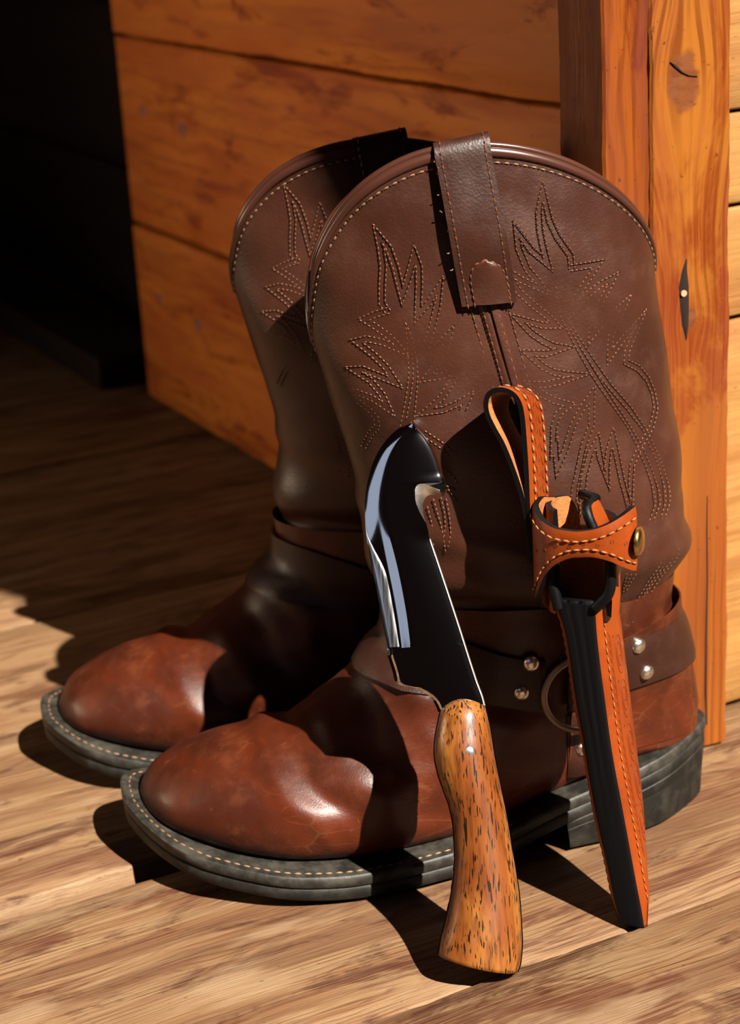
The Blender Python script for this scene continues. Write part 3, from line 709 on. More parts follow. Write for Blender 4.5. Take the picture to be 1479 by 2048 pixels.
        for du in (-HWID+.0024,HWID-.0024):
            e=edge(du,.0019); nn=[]
            for i in range(len(e)):
                t=(e[min(i+1,len(e)-1)]-e[max(0,i-1)]).normalized(); a=edge.__call__ if False else None
                nn.append(Vector((0,-1 if nearside else 1,.15)) if i<23 else Vector((0,0,1)))
            e2=e[:30]; n2=nn[:30]; dd=[];dn=[]
            for i in range(len(e2)-1):
                for k in range(4): dd.append(e2[i].lerp(e2[i+1],k/4)); dn.append(n2[i])
            polyline_stitches(sb,gb,dd,dn,.0036,.0024,.00036)
        sb.obj('strap_stitching',M['thread'],ps,smooth=False,kind='stuff'); gb.obj('strap_needle_holes',M['groove'],ps,smooth=False,kind='stuff')
        # small arched patch at the strap's foot
        b=MB(); G=[]; border=[]
        for i in range(13):
            f=i/12; z=.2605+.0185*f; wv=.0072*math.sqrt(max(0.0,1-max(0,(f-.45)/.55)**2.2))
            row=[]
            for j in range(9):
                q=-1+j/4; du=.0012+q*wv
                e_=.0031+.0010*(1-q*q)+.0016*math.sin(math.pi*min(1,(z-.26)/.0615*.9))+.0003
                row.append(shaftpt(phi_of_u(strap_u(z)+du,z,shift,nearside),z,shift,e_))
            G.append(row)
        b.grid(G); fixn(b.obj('strap_patch',M['shaft'],ps))
        sb=MB(); bd=[r_[0] for r_ in G]+G[-1][1:-1]+[r_[-1] for r_ in G[::-1]]
        dd=[]
        for i in range(len(bd)-1):
            for k in range(3): dd.append(bd[i].lerp(bd[i+1],k/3))
        polyline_stitches(sb,None,dd,[Vector((0,-1 if nearside else 1,0))]*len(dd),.0030,.0022,.00036)
        sb.obj('patch_stitching',M['thread'],ps,smooth=False,kind='stuff')
    # loose thread ends along the strap's front edge, near boot
    if near:
        rnd=random.Random(4); b=MB()
        for z in (.276,.283,.291,.299,.3065,.314,.320):
            u=.0413+(.326-z)*.132-HWID-.0004; p,n=shaftframe(phi_of_u(u,z,0),z,0,.0030)
            d=Vector((rnd.uniform(-1,.2),-.4,rnd.uniform(-.6,.8))).normalized()*rnd.uniform(.0015,.0034)
            b.tube([p,p+d*.6,p+d+Vector((0,0,.0006))],.00022,5)
        b.obj('loose_threads',M['threadlight'],root,kind='stuff')
    # harness straps ---------------------------------------------------------
    def radial(theta,z,off):
        d=Vector((math.cos(theta),math.sin(theta),0)); o_=Vector((.075,0,z))+d*.25
        h=tree.ray_cast(o_,-d,.3)
        if h[0] is None: return Vector((.075,0,z))+d*.04, d
        n=h[1]; n=n if n.dot(d)>0 else -n
        return h[0]+d*off, n
    def band(nm,mat,ths,zc,hw,off,thk,parent=root,flare=0.,zfun=None):
        out=[];inn=[]
        for th_ in ths:
            ro_=[];ri=[]
            for j in range(7):
                q=-1+j/3; z=zc(th_)+q*hw(th_); fl=flare*max(0,q)**3
                ro_.append(radial(th_,z,off+thk+fl*1.0-.0006*(abs(q)>.99))[0]); ri.append(radial(th_,z,off+fl)[0])
            out.append(ro_); inn.append(ri)
        S=[o_+i_[::-1] for o_,i_ in zip(out,inn)]
        b=MB(); b.grid(S,cv=True); b.fan(S[0],True); b.fan(S[-1])
        return fixn(b.obj(nm,mat,parent,sharp=50))
    R_=math.radians
    hc=band('heel_counter',M['vamp'],[R_(a) for a in range(-80,81,4)],lambda t:.0745-.004*(1-math.cos(t)),lambda t:.0345-.010*(1-math.cos(t)),.0002,.0014,flare=.0035)
    ys=lambda t:.0888-.0040*sm(abs(t),.6,1.6)
    rs=band('heel_strap',M['strap'],[R_(a) for a in range(-84,85,4)],ys,lambda t:.0132,.0022,.0022)
    fs=band('instep_strap',M['strap'],[R_(a) for a in range(-262,-97,4)],lambda t:.0860+.0165*sm(abs(abs(t)-math.pi),1.45,.2),lambda t:.0128,.0010,.0022)
    def sidept(u,z,off,side=-1):
        h=tree.ray_cast(Vector((u,.2*side,z)),Vector((0,-side,0)),.4); p=h[0] if h[0] else Vector((u,.035*side,z))
        return p+Vector((0,side*off,0))
    for side in (-1,1):
        G=[]
        for i in range(13):
            z=.0335+(.068-.0335)*i/12
            G.append([sidept(.0795+.0165*j/4+(.068-z)*.03,z,.0006+.0018*(0<j<4),side) for j in range(5)])
        b=MB(); b.grid(G); ls=b.obj('sole_strap',M['strap'],root)
        c=sidept(.0855,.081,.0055,side); ringp=[]
        for k in range(40):
            a=2*math.pi*k/40; ringp.append(Vector((c.x+.0175*math.cos(a),c.y+side*.0006,c.z+.0175*math.sin(a))))
        b=MB(); b.tube(ringp,.0017,10,closed=True,ref=Vector((0,1,0))); fixn(b.obj('harness_ring',M['ring'],root))
        # leather keeper discs behind the ring
        rv=lathe([(.0001,.0020),(.0012,.00195),(.0024,.0016),(.0032,.0009),(.0037,.0001),(.0037,-.0012)],20)
        for (u,z,par,ex) in ((.0627,.0986,fs,.0031),(.0582,.0845,fs,.0031),(.1127,.0984,rs,.0043),(.1177,.0828,rs,.0043),(.0872,.0492,ls,.0022)):
            p=sidept(u,z,ex,side); q1=sidept(u+.004,z,ex,side)-sidept(u-.004,z,ex,side); q2=sidept(u,z+.004,ex,side)-sidept(u,z-.004,ex,side)
            n=q1.cross(q2).normalized(); n=n if n.y*side>0 else -n
            o=rv.obj('rivet',M['rivet'],par); place(o,p,n)
    decorate(root,shift)
    return root
nearboot=build_boot('cowboy_boot',(0,.775,.0003),math.radians(6),'brown leather harness cowboy boot in front, with the knife and sheath leaning on it',0.0,1.0,True,(.3235,.309),0.0,.0112)
farboot=build_boot('cowboy_boot.001',(-.053,.882,.0003),math.radians(6),'brown leather cowboy boot standing behind, mostly in shadow beside the wooden wall',.014,.3,False,(.3115,.294),.0065,.0125)

# ------------------------------------------------------------------ skinning knife leaning on the near boot
def basis(loc, X, Y, Z):
    m=Matrix((X,Y,Z)).transposed().to_4x4(); m.translation=loc; return m
LEAN=math.radians(22.5)
KU=Vector((0,math.sin(LEAN),math.cos(LEAN))); KX=Vector((1,0,0)); KY=KU.cross(KX)
knife=empty('skinning_knife',(0,0,0),0,'mirror-polished steel knife with a gut hook and brown wooden handle, leaning on the front boot','knife')
knife.matrix_world=basis(Vector((.045,.651,.002)),KX,KY,KU)
mm=lambda L:[(z/1000,x/1000) for x,z in L][::-1]
def srt(L):
    L=sorted(L); out=[L[0]]
    for p in L[1:]:
        if p[0]>out[-1][0]+1e-5: out.append(p)
    return out
LEFT=[(-25.7,228.1),(-29.1,226.9),(-32.5,225.0),(-37.4,220.4),(-41.5,214.4),(-44.4,207.2),(-46.3,200.0),(-47.1,192.8),(-47.2,184.4),(-46.4,176.1),(-44.9,163.5),(-43.4,153.0),(-41.9,142.1),(-40.9,134.8)]
LOWER=[(-41.1,131.5),(-39.6,125.8),(-38.3,119.8),(-33.3,119.0),(-27.3,116.2),(-23.4,112.1),(-21.3,106.6)]
BEV=[(-22.9,226.3),(-28.0,223.5),(-31.8,219.1),(-35.0,211.9),(-36.6,204.7),(-37.6,198.5),(-38.2,192.3),(-37.6,184.9),(-36.3,177.6),(-34.5,167.0),(-33.0,156.6),(-31.9,146.1),(-31.3,135.1)]
RIGHT=[(-25.7,228.1),(-21.2,223.1),(-17.9,217.6),(-15.4,210.8),(-13.7,204.4),(-13.2,202.4)]
HOOK=[(-14.6,196.6),(-17.9,197.8),(-20.2,197.5),(-21.9,195.9),(-22.9,193.5),(-22.9,190.1),(-21.9,185.5)]
HOOKIN=[(-15.6,199.2),(-19.7,201.2),(-22.4,202.4),(-24.7,201.9),(-25.9,199.5),(-25.9,195.7),(-24.5,190.6)]
EDGE=[(-21.9,185.5),(-20.6,179.8),(-18.0,170.3),(-14.6,157.6),(-10.7,142.8),(-7.0,128.1),(-4.5,118.6),(-2.6,112.3),(-1.6,106.6)]
tl=srt(mm(LEFT)); tlow=srt(mm(LOWER)); tb=srt(mm(BEV)); tr=srt(mm(RIGHT)); te=srt(mm(EDGE)); thi=srt([(.1906,-.0245),(.1957,-.0259),(.1995,-.0259),(.2019,-.0247),(.2024,-.0224)])
def bl_l(s): return interp(tl,s) if s>.1348 else interp(tlow,s)
def bl_b(s):
    l=bl_l(s)
    if s>.1348: return max(l+.0004,interp(tb,s))
    return l+.0022
def bl_r(s):
    if s>=.2024: return interp(tr,s)
    if s>=.1906: return interp(thi,s)
    if s>=.1855: t=(s-.1855)/.0051; return -.0219*(1-t)-.0245*t
    return interp(te,s)
ss_=[.2281-.0001-.0018*(k/14)**1.4*2 for k in range(14)]
ss_=sorted(set([.22805,.2279,.2277,.2274,.227,.2264,.2257,.225]+[.224-.0012*k for k in range(18)]+[.2024,.2022,.2018,.201,.200,.1985,.1970,.1955,.194,.1925,.1906]+[.189-.0015*k for k in range(36)]+[.1349,.1347,.134,.133,.1322,.1315]+[.130-.0015*k for k in range(16)]+[.1066]),reverse=True)
HT=.0019
rows=[]
for s in ss_:
    l,b_,r=bl_l(s),bl_b(s),bl_r(s); r=max(r,l+.0002); b_=min(b_,r-.0001); row=[]
    bev=s<.1855 or s>.2024
    low=1-sm(s,.165,.197); ws=[(1.75-1.5*(k+.5)/16)*(1-low)+low*(.42+1.15*sm((k+.5)/16,.50,.72)) for k in range(16)]
    y_=HT-.0015*sum(ws)/16/.95; acc=0
    for k in range(17):
        row.append((l+(b_-l)*k/16,-max(.00015,HT-.0015*(sum(ws)-acc)/16)))
        if k<16: acc+=ws[k]
    w_=r-b_; bs=interp(tb,s); tap=1-sm(s,.178,.186)*(1-sm(s,.202,.206))
    for f in (.08,.16,.25,.35,.45,.55,.65,.74,.82,.9,.95,.98,1.0):
        F=max(0,min(1,(b_+w_*f-bs)/(r-bs))); g0=1-max(0,(F-.30)/.70)**1.7*.62*tap-.03*F
        if F>.94: g0*=1-(F-.94)/.06*.75*tap
        row.append((b_+w_*f,-HT*g0))
    P=[(x,y,s) for x,y in row]+[(x,-y,s) for x,y in row[::-1]]
    rows.append(P)
b=MB(); b.grid(rows,cv=True); b.fan(rows[0]); b.fan(rows[-1])
blade=fixn(b.obj('blade',M['steel'],knife,sharp=28))
P2=[]
for s_ in [.1850-.0783*k/60 for k in range(61)]:
    r=bl_r(s_); P2.append([(r-.0006,-.00055,s_),(r-.0003,-.00045,s_),(r+.00012,-.0001,s_),(r+.0001,.0003,s_)])
b=MB(); b.grid(P2); fixn(b.obj('cutting_edge',M['groundsteel'],blade,sharp=60))
# satin-ground outer half of the spine bevel
G=[]
for k in range(46):
    s_=.186-.0507*k/45; l,b_=bl_l(s_),interp(tb,s_); wv=(b_-l)*(.02+.46*sm(k/45,0,.45)); row=[]
    for j in range(7):
        f=j/6; row.append((l+.0002+wv*f,-(.00095+.0008*wv/.005*f-.00025*f*f+.00025*(f>0)*(f<1)),s_))
    G.append(row)
b=MB(); b.grid(G); fixn(b.obj('satin_bevel',M['satin'],blade))
# hook tip below the belly, and the ground notch
b=MB(); tp=[(-.0259,.2026),(-.0132,.2026),(-.0129,.2002),(-.0133,.1982),(-.0140,.1970),(-.0146,.1966),(-.0156,.1986),(-.0176,.2002),(-.0197,.2012),(-.0224,.2024)]
f_=[(x,-HT*(.96 if x<-.0145 else .35),z) for x,z in tp]; k_=[(x,HT*(.96 if x<-.0145 else .35),z) for x,z in tp]
b.add(f_+k_,[tuple(range(10)),tuple(range(19,9,-1))]+[(i,(i+1)%10,10+(i+1)%10,10+i) for i in range(10)])
fixn(b.obj('hook_tip',M['steel'],blade,smooth=False))
def res(L,n):
    P=[Vector((x/1000,0,z/1000)) for x,z in L]; d=[0]
    for a,c in zip(P,P[1:]): d.append(d[-1]+(c-a).length)
    out=[]
    tx=[(q,p.x) for q,p in zip(d,P)]; tz=[(q,p.z) for q,p in zip(d,P)]
    for i in range(n): q=d[-1]*i/(n-1); out.append((interp(tx,q),interp(tz,q)))
    return out
hi,ho=res(HOOKIN,24),res(HOOK,24); G=[]
for (a,c),(e,g) in zip(hi,ho):
    G.append([(a,-HT*.97,c),(a+(e-a)*.35,-HT*.55,c+(g-c)*.35),(a+(e-a)*.7,HT*.1,c+(g-c)*.7),(e,HT*.95,g),(a,HT*.9,c)])
b=MB(); b.grid(G); fixn(b.obj('gut_hook_notch',M['groundsteel'],blade,sharp=40))
# handle
HL=[(-20.7,108.2),(-22.3,102.1),(-23.7,96.0),(-24.3,89.8),(-23.4,82.6),(-21.4,75.3),(-19.3,67.9),(-18.2,58.6),(-18.3,50.4),(-19.3,40.3),(-21.4,30.1),(-24.3,20.1),(-26.3,14.1),(-27.6,8.4)]
HR=[(-2.0,108.8),(-0.5,98.8),(0.5,88.4),(2.2,76.0),(4.0,63.5),(5.3,51.1),(6.6,38.8),(7.3,26.4),(7.3,14.2),(6.0,3.0),(4.6,-0.4)]
NH=70; hl,hr=res(HL,NH+1),res(HR,NH+1)
def hdepth(f): return interp([(0,.0058),(.05,.0092),(.2,.0115),(.45,.0108),(.7,.0118),(.9,.0138),(1,.0142)],f)
rows=[]
for i in range(NH+1):
    f=i/NH; (lx,lz),(rx,rz)=hl[i],hr[i]; D=hdepth(f); row=[]
    bulge=.0036*max(0,1-i/7)
    for k in range(48):
        a=2*math.pi*k/48; q=math.cos(a); fr=.5-.5*q
        x=lx+(rx-lx)*fr; z=lz+(rz-lz)*fr+bulge*(1-q*q)
        y=-math.copysign(abs(math.sin(a))**.96,math.sin(a))*D*1.05
        row.append((x,y,z))
    rows.append(row)
b=MB(); b.grid(rows,cv=True); b.fan(rows[0]); 
cap=[[((p[0]-lxm)*s_+lxm,p[1]*s_,(p[2]-zm_)*s_+zm_) for p in rows[-1]] for s_ in (.985,) for lxm in (-.0115,) for zm_ in (.004,)]
b.grid([rows[-1],cap[0]],cv=True); b.fan(cap[0])
fixn(b.obj('handle',M['handle'],knife,sharp=40))
rows=[]
for i in range(NH+1):
    (lx,lz),(rx,rz)=hl[i],hr[i]; e=.00035; bulge=.0037*max(0,1-i/7)
    rows.append([(lx-e,-.0016,lz),(lx+.002,-.0016,lz+bulge*.3),((lx+rx)/2,-.0016,(lz+rz)/2+bulge),(rx-.002,-.0016,rz+bulge*.3),(rx+e,-.0016,rz),(rx+e,.0016,rz),((lx+rx)/2,.0016,(lz+rz)/2+bulge),(lx-e,.0016,lz)])
b=MB(); b.grid(rows,cv=True); b.fan(rows[0]); b.fan(rows[-1]); fixn(b.obj('tang',M['steel'],knife,smooth=False))
for x,z,yy in ((-10.3,91.5,-.01145),(-7.3,20.6,-.0131)):
    for sd_ in (1,-1):
        b=lathe([(.0001,.0004),(.0015,.00035),(.0022,.0001),(.0024,-.001)],18); o=b.obj('handle_pin',M['pin'],knife); place(o,Vector((x/1000,yy*sd_,z/1000)),Vector((.05,-1*sd_,0)))

# ------------------------------------------------------------------ orange leather sheath standing on the boards, leaning on the near boot
sheath=empty('knife_sheath',(0,0,0),0,'orange tooled leather sheath with black edges, standing on its tip right of the knife','sheath')
SZ=Vector((0,.050,.99875)); SX=Vector((.9063,-.4226,0)); SX=(SX-SZ*SX.dot(SZ)).normalized(); SY=SZ.cross(SX).normalized(); SX=SY.cross(SZ).normalized()
sheath.matrix_world=basis(Vector((.0985,.6835,-.0010)),SX,SY,SZ*.995)
BL=srt(mm([(-27.9,150.0),(-26.4,143.5),(-23.8,135.7),(-21.9,124.9),(-19.3,103.1),(-16.5,85.5),(-14.1,67.6),(-10.9,47.5),(-6.9,27.2),(-3.6,8.9),(-1.3,0.3)]))
BR=srt(mm([(-8.6,150.0),(-10.0,144.5),(-9.8,137.0),(-8.6,121.8),(-6.7,104.4),(-4.2,82.4),(-0.7,60.3),(2.2,42.4),(5.1,24.3),(8.2,5.5),(8.8,.6)]))
WD=[(0,.0030),(.0057,.0055),(.0142,.0125),(.0292,.020),(.0487,.028),(.0698,.0325),(.0871,.0348),(.123,.0355),(.142,.0325),(.175,.030)]
def body_ring(s):
    l,r,w=interp(BL,s),interp(BR,s),interp(WD,s); m_=(l+r)/2
    g=min(1,s/.02+.35)
    return [(r,0),(r+.0014*g,.0008),(r+.0022*g,.0030*g+.0004),(r+.0026*g,w*.30),(r+.0022*g,w*.6),(r+.0008*g,w*.85),(r-.003*g,w*.98),(m_,w),(l+.003*g,w*.98),(l-.0008*g,w*.85),(l-.0022*g,w*.6),(l-.0026*g,w*.30),(l-.0022*g,.0030*g+.0004),(l-.0014*g,.0008),(l,0)]
rows=[[(x,y,s) for x,y in body_ring(s)] for s in [.0006+.1466*k/80 for k in range(81)]]
b=MB(); b.grid(rows); b.fan(rows[0]); fixn(b.obj('leather_body',M['orange'],sheath,sharp=60))
rows=[]
for k in range(81):
    s=.0002+.1472*k/80; l,r=interp(BL,s),interp(BR,s)
    rw=[]
    N=14
    for j in range(N+1):
        q=j/N; x=l+(r-l)*q; y=-.0003-.0009*math.sin(math.pi*q)**.4
        if j in (5,9): y+=.0005*sm(s,.03,.12)
        rw.append((x,y,s))
    rows.append([(l+.0003,.002,s)]+rw+[(r-.0003,.002,s)])
b=MB(); b.grid(rows); b.fan(rows[0]); b.fan(rows[-1]); fixn(b.obj('black_edge',M['edge'],sheath))
def sheet(name, path, top, bot, thick, parent, faces=('orange','orangeflesh','edge'), axis='z', nseg=6, inward=1):
    # leather strip following an open path; returns object with outer face, inner face and burnished edges
    n=len(path); out=[];inn=[]
    for i in range(n):
        a=Vector(path[max(0,i-1)]); c=Vector(path[min(n-1,i+1)]); t=(c-a).normalized(); nn=Vector((-t.y,t.x))*inward
        p=Vector(path[i]); out.append(p); inn.append(p+nn*thick)
    V=[];Fo=[];Fi=[];Fe=[]
    def pt(q,s): return (q.x,q.y,s) if axis=='z' else (q.x,s,q.y-.26*s)
    e=.0007
    for i in range(n):
        for j in range(nseg+1):
            s=bot[i]+(top[i]-bot[i])*j/nseg; V.append(pt(out[i] if 0<j<nseg else out[i].lerp(inn[i],.15),s))
    o2=len(V)
    for i in range(n):
        for j in range(nseg+1):
            s=bot[i]+(top[i]-bot[i])*j/nseg; V.append(pt(inn[i] if 0<j<nseg else inn[i].lerp(out[i],.15),s))
    k=nseg+1; F=[];mi=[]
    for i in range(n-1):
        for j in range(nseg):
            F.append((i*k+j,(i+1)*k+j,(i+1)*k+j+1,i*k+j+1)); mi.append(0)
            F.append((o2+i*k+j,o2+i*k+j+1,o2+(i+1)*k+j+1,o2+(i+1)*k+j)); mi.append(1)
        F.append((i*k,o2+i*k,o2+(i+1)*k,(i+1)*k)); mi.append(2)
        F.append((i*k+nseg,(i+1)*k+nseg,o2+(i+1)*k+nseg,o2+i*k+nseg)); mi.append(2)
    for i in (0,n-1):
        for j in range(nseg): F.append((i*k+j,i*k+j+1,o2+i*k+j+1,o2+i*k+j)); mi.append(2)
    me=bpy.data.meshes.new(name); me.from_pydata(V,[],F); me.update()
    for f in faces: me.materials.append(M[f])
    me.polygons.foreach_set('material_index',mi); me.polygons.foreach_set('use_smooth',[True]*len(F))
    o=bpy.data.objects.new(name,me); COL.objects.link(o); o.parent=parent
    fixn(o); o.data.set_sharp_from_angle(angle=math.radians(50)); return o
def smoothpath(P,n):
    P=[Vector(p) for p in P]; d=[0]
    for a,c in zip(P,P[1:]): d.append(d[-1]+(c-a).length)
    T=[[(q,p[k]) for q,p in zip(d,P)] for k in range(len(P[0]))]
    def cr(q):
        for i in range(len(d)-1):
            if q<=d[i+1]+1e-12: break
        t=(q-d[i])/(d[i+1]-d[i]); p0=P[max(0,i-1)];p1=P[i];p2=P[i+1];p3=P[min(len(P)-1,i+2)]
        return .5*((2*p1)+(p2-p0)*t+(2*p0-5*p1+4*p2-p3)*t*t+(3*p1-p0-3*p2+p3)*t**3)
    return [cr(d[-1]*i/(n-1)) for i in range(n)]
def V4(L): return [Vector(p) for p in L]
MMs=.001
# throat: left wall curling round the back, right wall
Pl=smoothpath([(-27.5,.5,),(-31,3),(-33.5,9),(-33,16),(-29,22),(-24.5,25)],26); Pl=[p*MMs for p in Pl]
Tl=[.1850+.0012*math.sin(math.pi*i/25)-(.0095*max(0,(i-20)/5)**2) for i in range(26)]; Bl=[.140]*26
sheet('throat_side',Pl,Tl,Bl,.0032,sheath,inward=-1)
Pr=smoothpath([(-3.2,1.0),(-2.0,6),(-3.5,14),(-7.5,21),(-12,25)],20); Pr=[p*MMs for p in Pr]
o=sheet('throat_side',Pr,[.1795]*20,[.141]*20,.0032,sheath,inward=1)
# the right wall's tall tab, tilted inwards
tab=bpy.data.meshes.new('throat_tab'); b=MB(); G=[];
for i in range(14):
    s=.166+.0215*i/13; lean_=-.0095*(i/13); hw=1 if i<10 else math.sqrt(max(0.02,1-((i-9.5)/4)**2))
    xf=-.0030+lean_; yf=.001+ (1-hw)*.007; yb=.024-(1-hw)*.010; xb=xf-.0085
    G.append([(xf,yf,s),(xf+.0012,(yf+yb)/2,s),(xb+.002,yb,s),(xb-.0012,yb,s),(xf-.0020,(yf+yb)/2,s),(xf-.0034,yf,s)])
b.grid(G,cv=True); b.fan(G[-1]); o=fixn(b.obj('throat_tab',M['orange'],sheath,sharp=50))
b=MB(); pts=[Vector(((r_[0][0]+r_[5][0])/2,r_[0][1]-.0002,r_[0][2])) for r_ in G]+[Vector(((G[-1][1][0]+G[-1][4][0])/2,.0125,.1879)),Vector((G[-1][3][0]+.001,.020,.1868))]
b.tube(pts,.0021,10,ref=Vector((0,1,0))); fixn(b.obj('black_edge',M['edge'],o)); o['label']='tall tab of the sheath mouth, dark red inside'
# back wall of the throat
Pb=[Vector((x,y))*MMs for x,y in ((-27,24),(-20,26.5),(-14,26.5),(-9,24))]
sheet('throat_back',Pb,[.172]*4,[.135]*4,.003,sheath,inward=-1)
# black rims along the open front of the throat
for pts,r_ in (([(-25.6,-.2,143),(-26.8,-.4,149),(-28.2,-.4,155),(-28.6,0,161),(-28.0,.6,168)],.0024),([(-10.3,-.2,144.5),(-7.5,-.4,147.5),(-4.6,-.3,151),(-3.3,0,156),(-3.4,.5,164),(-4.0,1,172)],.0023)):
    b=MB(); P=smoothpath([tuple(c*MMs for c in p) for p in pts],24); b.tube(P,r_,10,ref=Vector((0,1,0))); fixn(b.obj('throat_rim',M['edge'],sheath))
# retention strap across the front, with the snap
Q=[(-33.0,14,187,138),(-36.0,7,188.5,140),(-36.2,1,187.5,145),(-33.2,-4.5,185.0,152),(-28,-8.6,182.3,161),(-22,-10.6,180.9,166.6),(-15,-11.2,180.6,169.6),(-8,-10.6,181.6,170.2),(-1,-8.4,184.0,168.4),(3.2,-5.4,186.3,165.6),(6.4,-1.6,188.4,163.0),(7.4,2.0,189.0,161.8)]
S4=smoothpath(Q,60); P=[Vector((p[0],p[1]))*MMs for p in S4] if False else None
def cat4(Q,n):
    def lin(k):
        d=[0]
        for a,c in zip(Q,Q[1:]): d.append(d[-1]+math.hypot(c[0]-a[0],c[1]-a[1]))
        return d
    d=lin(0); out=[]
    for i in range(n):
        q=d[-1]*i/(n-1); out.append([interp([(x,row[k]) for x,row in zip(d,Q)],q) for k in range(4)])
    return out
S4=cat4(Q,60); Pp=[Vector((a*MMs,c*MMs)) for a,c,_,_ in S4]
rst=sheet('retention_strap',Pp,[r[2]*MMs for r in S4],[r[3]*MMs for r in S4],.0034,sheath,inward=1,nseg=8)
def path_stitch(mb,P3,N3,pitch,L,r):
    acc=0
    for i in range(len(P3)-1):
        a,c=P3[i],P3[i+1]; d=c-a; l=d.length
        if l<1e-8: continue
        while acc<l:
            mb.dash(a+d*(acc/l),d/l,N3[i],L,r,r*1.1); acc+=pitch
        acc-=l
def outn(P,i):
    t=(P[min(len(P)-1,i+1)]-P[max(0,i-1)]).normalized(); return Vector((t.y,-t.x,0))
mb=MB()
for fr in (.235,.70):
    P3=[];N3=[]
    for i in range(4,58):
        top,bot=S4[i][2]*MMs,S4[i][3]*MMs; n_=outn(Pp,i); P3.append(Vector((Pp[i].x,Pp[i].y,(top-.0040) if fr<.5 else (bot+.0034)))+n_*.0004); N3.append(n_)
    path_stitch(mb,P3,N3,.0038,.0039,.00048)
mb.obj('strap_stitching',M['othread'],rst,kind='stuff')
def rosettes(mb, pts, nrm, rad=.0007):
    for p,n_ in zip(pts,nrm):
        t=n_.cross(Vector((0,0,1))).normalized(); u=t.cross(n_)
        mb.tube([p+t*rad*math.cos(a)+u*rad*math.sin(a) for a in [2*math.pi*k/10 for k in range(10)]],.00013,4,closed=True,ref=n_)
tm=MB(); ps=[];ns=[]
for i in range(8,56,5):
    n_=outn(Pp,i); zmid=(S4[i][2]-5.2+S4[i][3]+4.8)/2*MMs; ps.append(Vector((Pp[i].x,Pp[i].y,zmid+.0006*(-1)**i))+n_*.00005); ns.append(n_)
rosettes(tm,ps,ns)
tm.obj('tooled_rings',M['tool'],rst,kind='stuff')
b=lathe([(.0001,.0022),(.0020,.0021),(.0042,.0017),(.0056,.0010),(.0061,.0003),(.0061,-.0006)],28); sn=b.obj('snap_button',M['brass'],rst); place(sn,Vector((.0082,.0012,.1748)),Vector((1,.08,.0)))
sn.scale=(1,1,1)
# belt loop
LP=[(-37.6,162),(-38.6,172.6),(-40.2,182.0),(-42.1,191.5),(-45.4,201.9),(-49.0,211.2),(-52.6,217.8),(-55.2,223.5),(-55.9,228.7),(-54.4,233.3),(-50.6,236.0),(-45.6,236.2),(-41.4,234.3),(-38.6,230.3),(-37.4,224.2),(-36.8,213.8),(-36.4,201.3),(-36.3,188.6),(-36.2,175.8),(-36.3,162)]
PL=[p for p in smoothpath([(x*MMs,z*MMs) for x,z in LP],110)]; n=len(PL)
lp=sheet('belt_loop',PL,[.0235]*n,[0.0]*n,.0031,sheath,axis='y',inward=-1,nseg=8)
mb=MB()
for yy in (.0045,.0190):
    P3=[];N3=[]
    for i in range(50,109):
        t=(PL[min(n-1,i+1)]-PL[i-1]).normalized(); n_=Vector((-t.y,0,t.x)); n_=n_ if n_.x>-.2 else -n_
        P3.append(Vector((PL[i].x,yy,PL[i].y-.26*yy))+n_*.0003); N3.append(n_)
    path_stitch(mb,P3,N3,.0044,.0040,.00060)
mb.obj('loop_stitching',M['othread'],lp,kind='stuff')
tm=MB()
for i in range(55,107,4):
    t=(PL[i+1]-PL[i-1]).normalized(); n_=Vector((-t.y,0,t.x)); c=Vector((PL[i].x,0,PL[i].y))+n_*.00008; tv=Vector((t.x,0,t.y))
    for (y0,sgn) in ((.0068,1),(.0168,-1)):
        tm.tube([c+Vector((0,1,-.26))*(y0+sgn*.0022*math.sin(a))+tv*.0028*math.cos(a) for a in [math.pi*k/8 for k in range(9)]],.00016,4,ref=n_)
    rosettes(tm,[c+Vector((0,.0118,-.0031))+tv*.001],[n_],.0006)
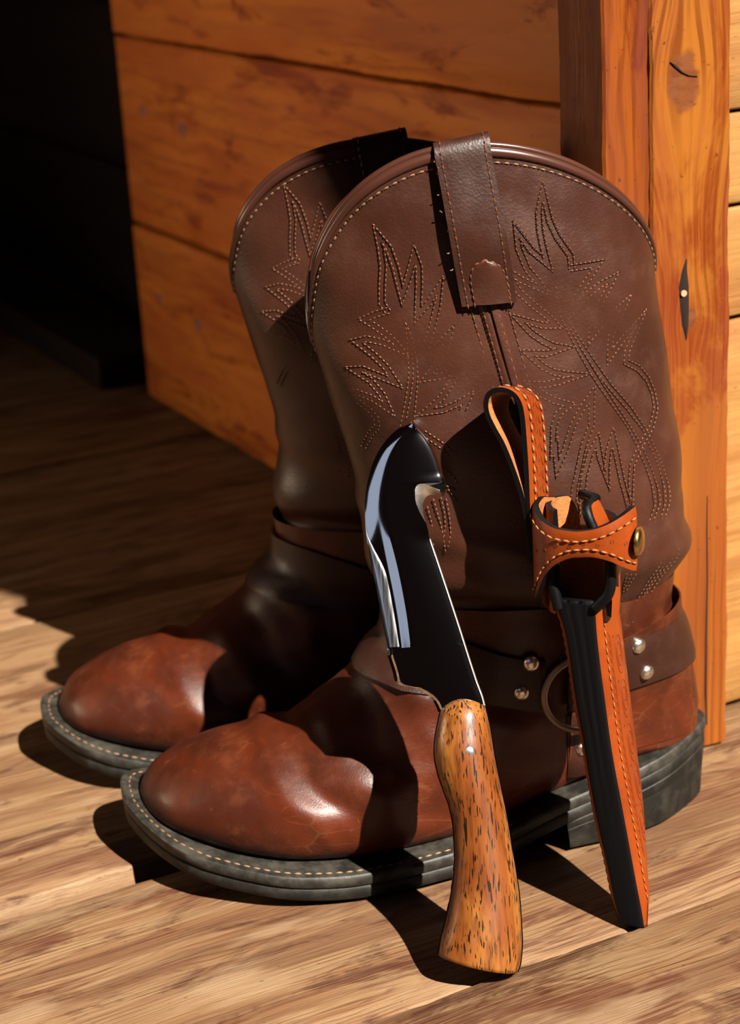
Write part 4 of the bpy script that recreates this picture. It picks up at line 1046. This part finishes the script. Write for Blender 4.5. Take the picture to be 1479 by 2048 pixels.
tm.obj('tooled_scallops',M['tool'],lp,kind='stuff')
# stitching and tooling on the sheath's right face
def rface(s,yy,off=.0002):
    R=body_ring(s)[:9]
    for (a,c) in zip(R,R[1:]):
        if a[1]<=yy<=c[1]:
            t=(yy-a[1])/((c[1]-a[1]) or 1e-9); return Vector((a[0]+(c[0]-a[0])*t+off,yy,s))
    return Vector((R[3][0]+off,yy,s))
def lface(s,yy,off=.0002):
    p=rface(s,yy,0); l,r=interp(BL,s),interp(BR,s); return Vector((l-(p.x-r)-off,yy,s))
NX=Vector((1,-.15,0))
mb=MB()
P3=[rface(s,min(.0034,interp(WD,s)*.4)) for s in [.014+.127*k/120 for k in range(121)]]; path_stitch(mb,P3,[NX]*len(P3),.0040,.0036,.00036)
P3=[rface(s,interp(WD,s)*.93) for s in [.012+.120*k/120 for k in range(121)]]
P3=[lface(s,min(.0026,interp(WD,s)*.5)) for s in [.008+.133*k/120 for k in range(121)]]; path_stitch(mb,P3,[Vector((-1,-.3,0))]*len(P3),.0040,.0036,.00025)
mb.obj('side_stitching',M['othread'],sheath,kind='stuff')
tm=MB()
def onface(pts): return [rface(s,min(y,interp(WD,s)*.95),.00006) for y,s in pts]
# panel lines, ovals and small stamps
for off in (.0085,):
    tm.tube(onface([(off,.03+.1*k/60) for k in range(61)]),.00014,4,ref=NX)
for c in (.118,.098,.078,.060,.043):
    for rr_ in (1,.62):
        tm.tube(onface([(.0185*min(1,c/.06+.1)+.0042*rr_*math.cos(a),c+.0085*rr_*math.sin(a)) for a in [2*math.pi*k/20 for k in range(20)]]),.00015,4,closed=True,ref=NX)
    rosettes(tm,onface([(.0185*min(1,c/.06+.1),c-.001),(.0120*min(1,c/.06+.1),c+.010)]),[NX,NX],.0006)
for k in range(26):
    s=.034+.1*k/26; tm.tube(onface([(.0062+.0012*math.sin(a),s+.0016*math.cos(a)) for a in [math.pi*j/6 for j in range(7)]]),.00013,4,ref=NX)
tm.obj('tooled_pattern',M['tool'],sheath,kind='stuff')
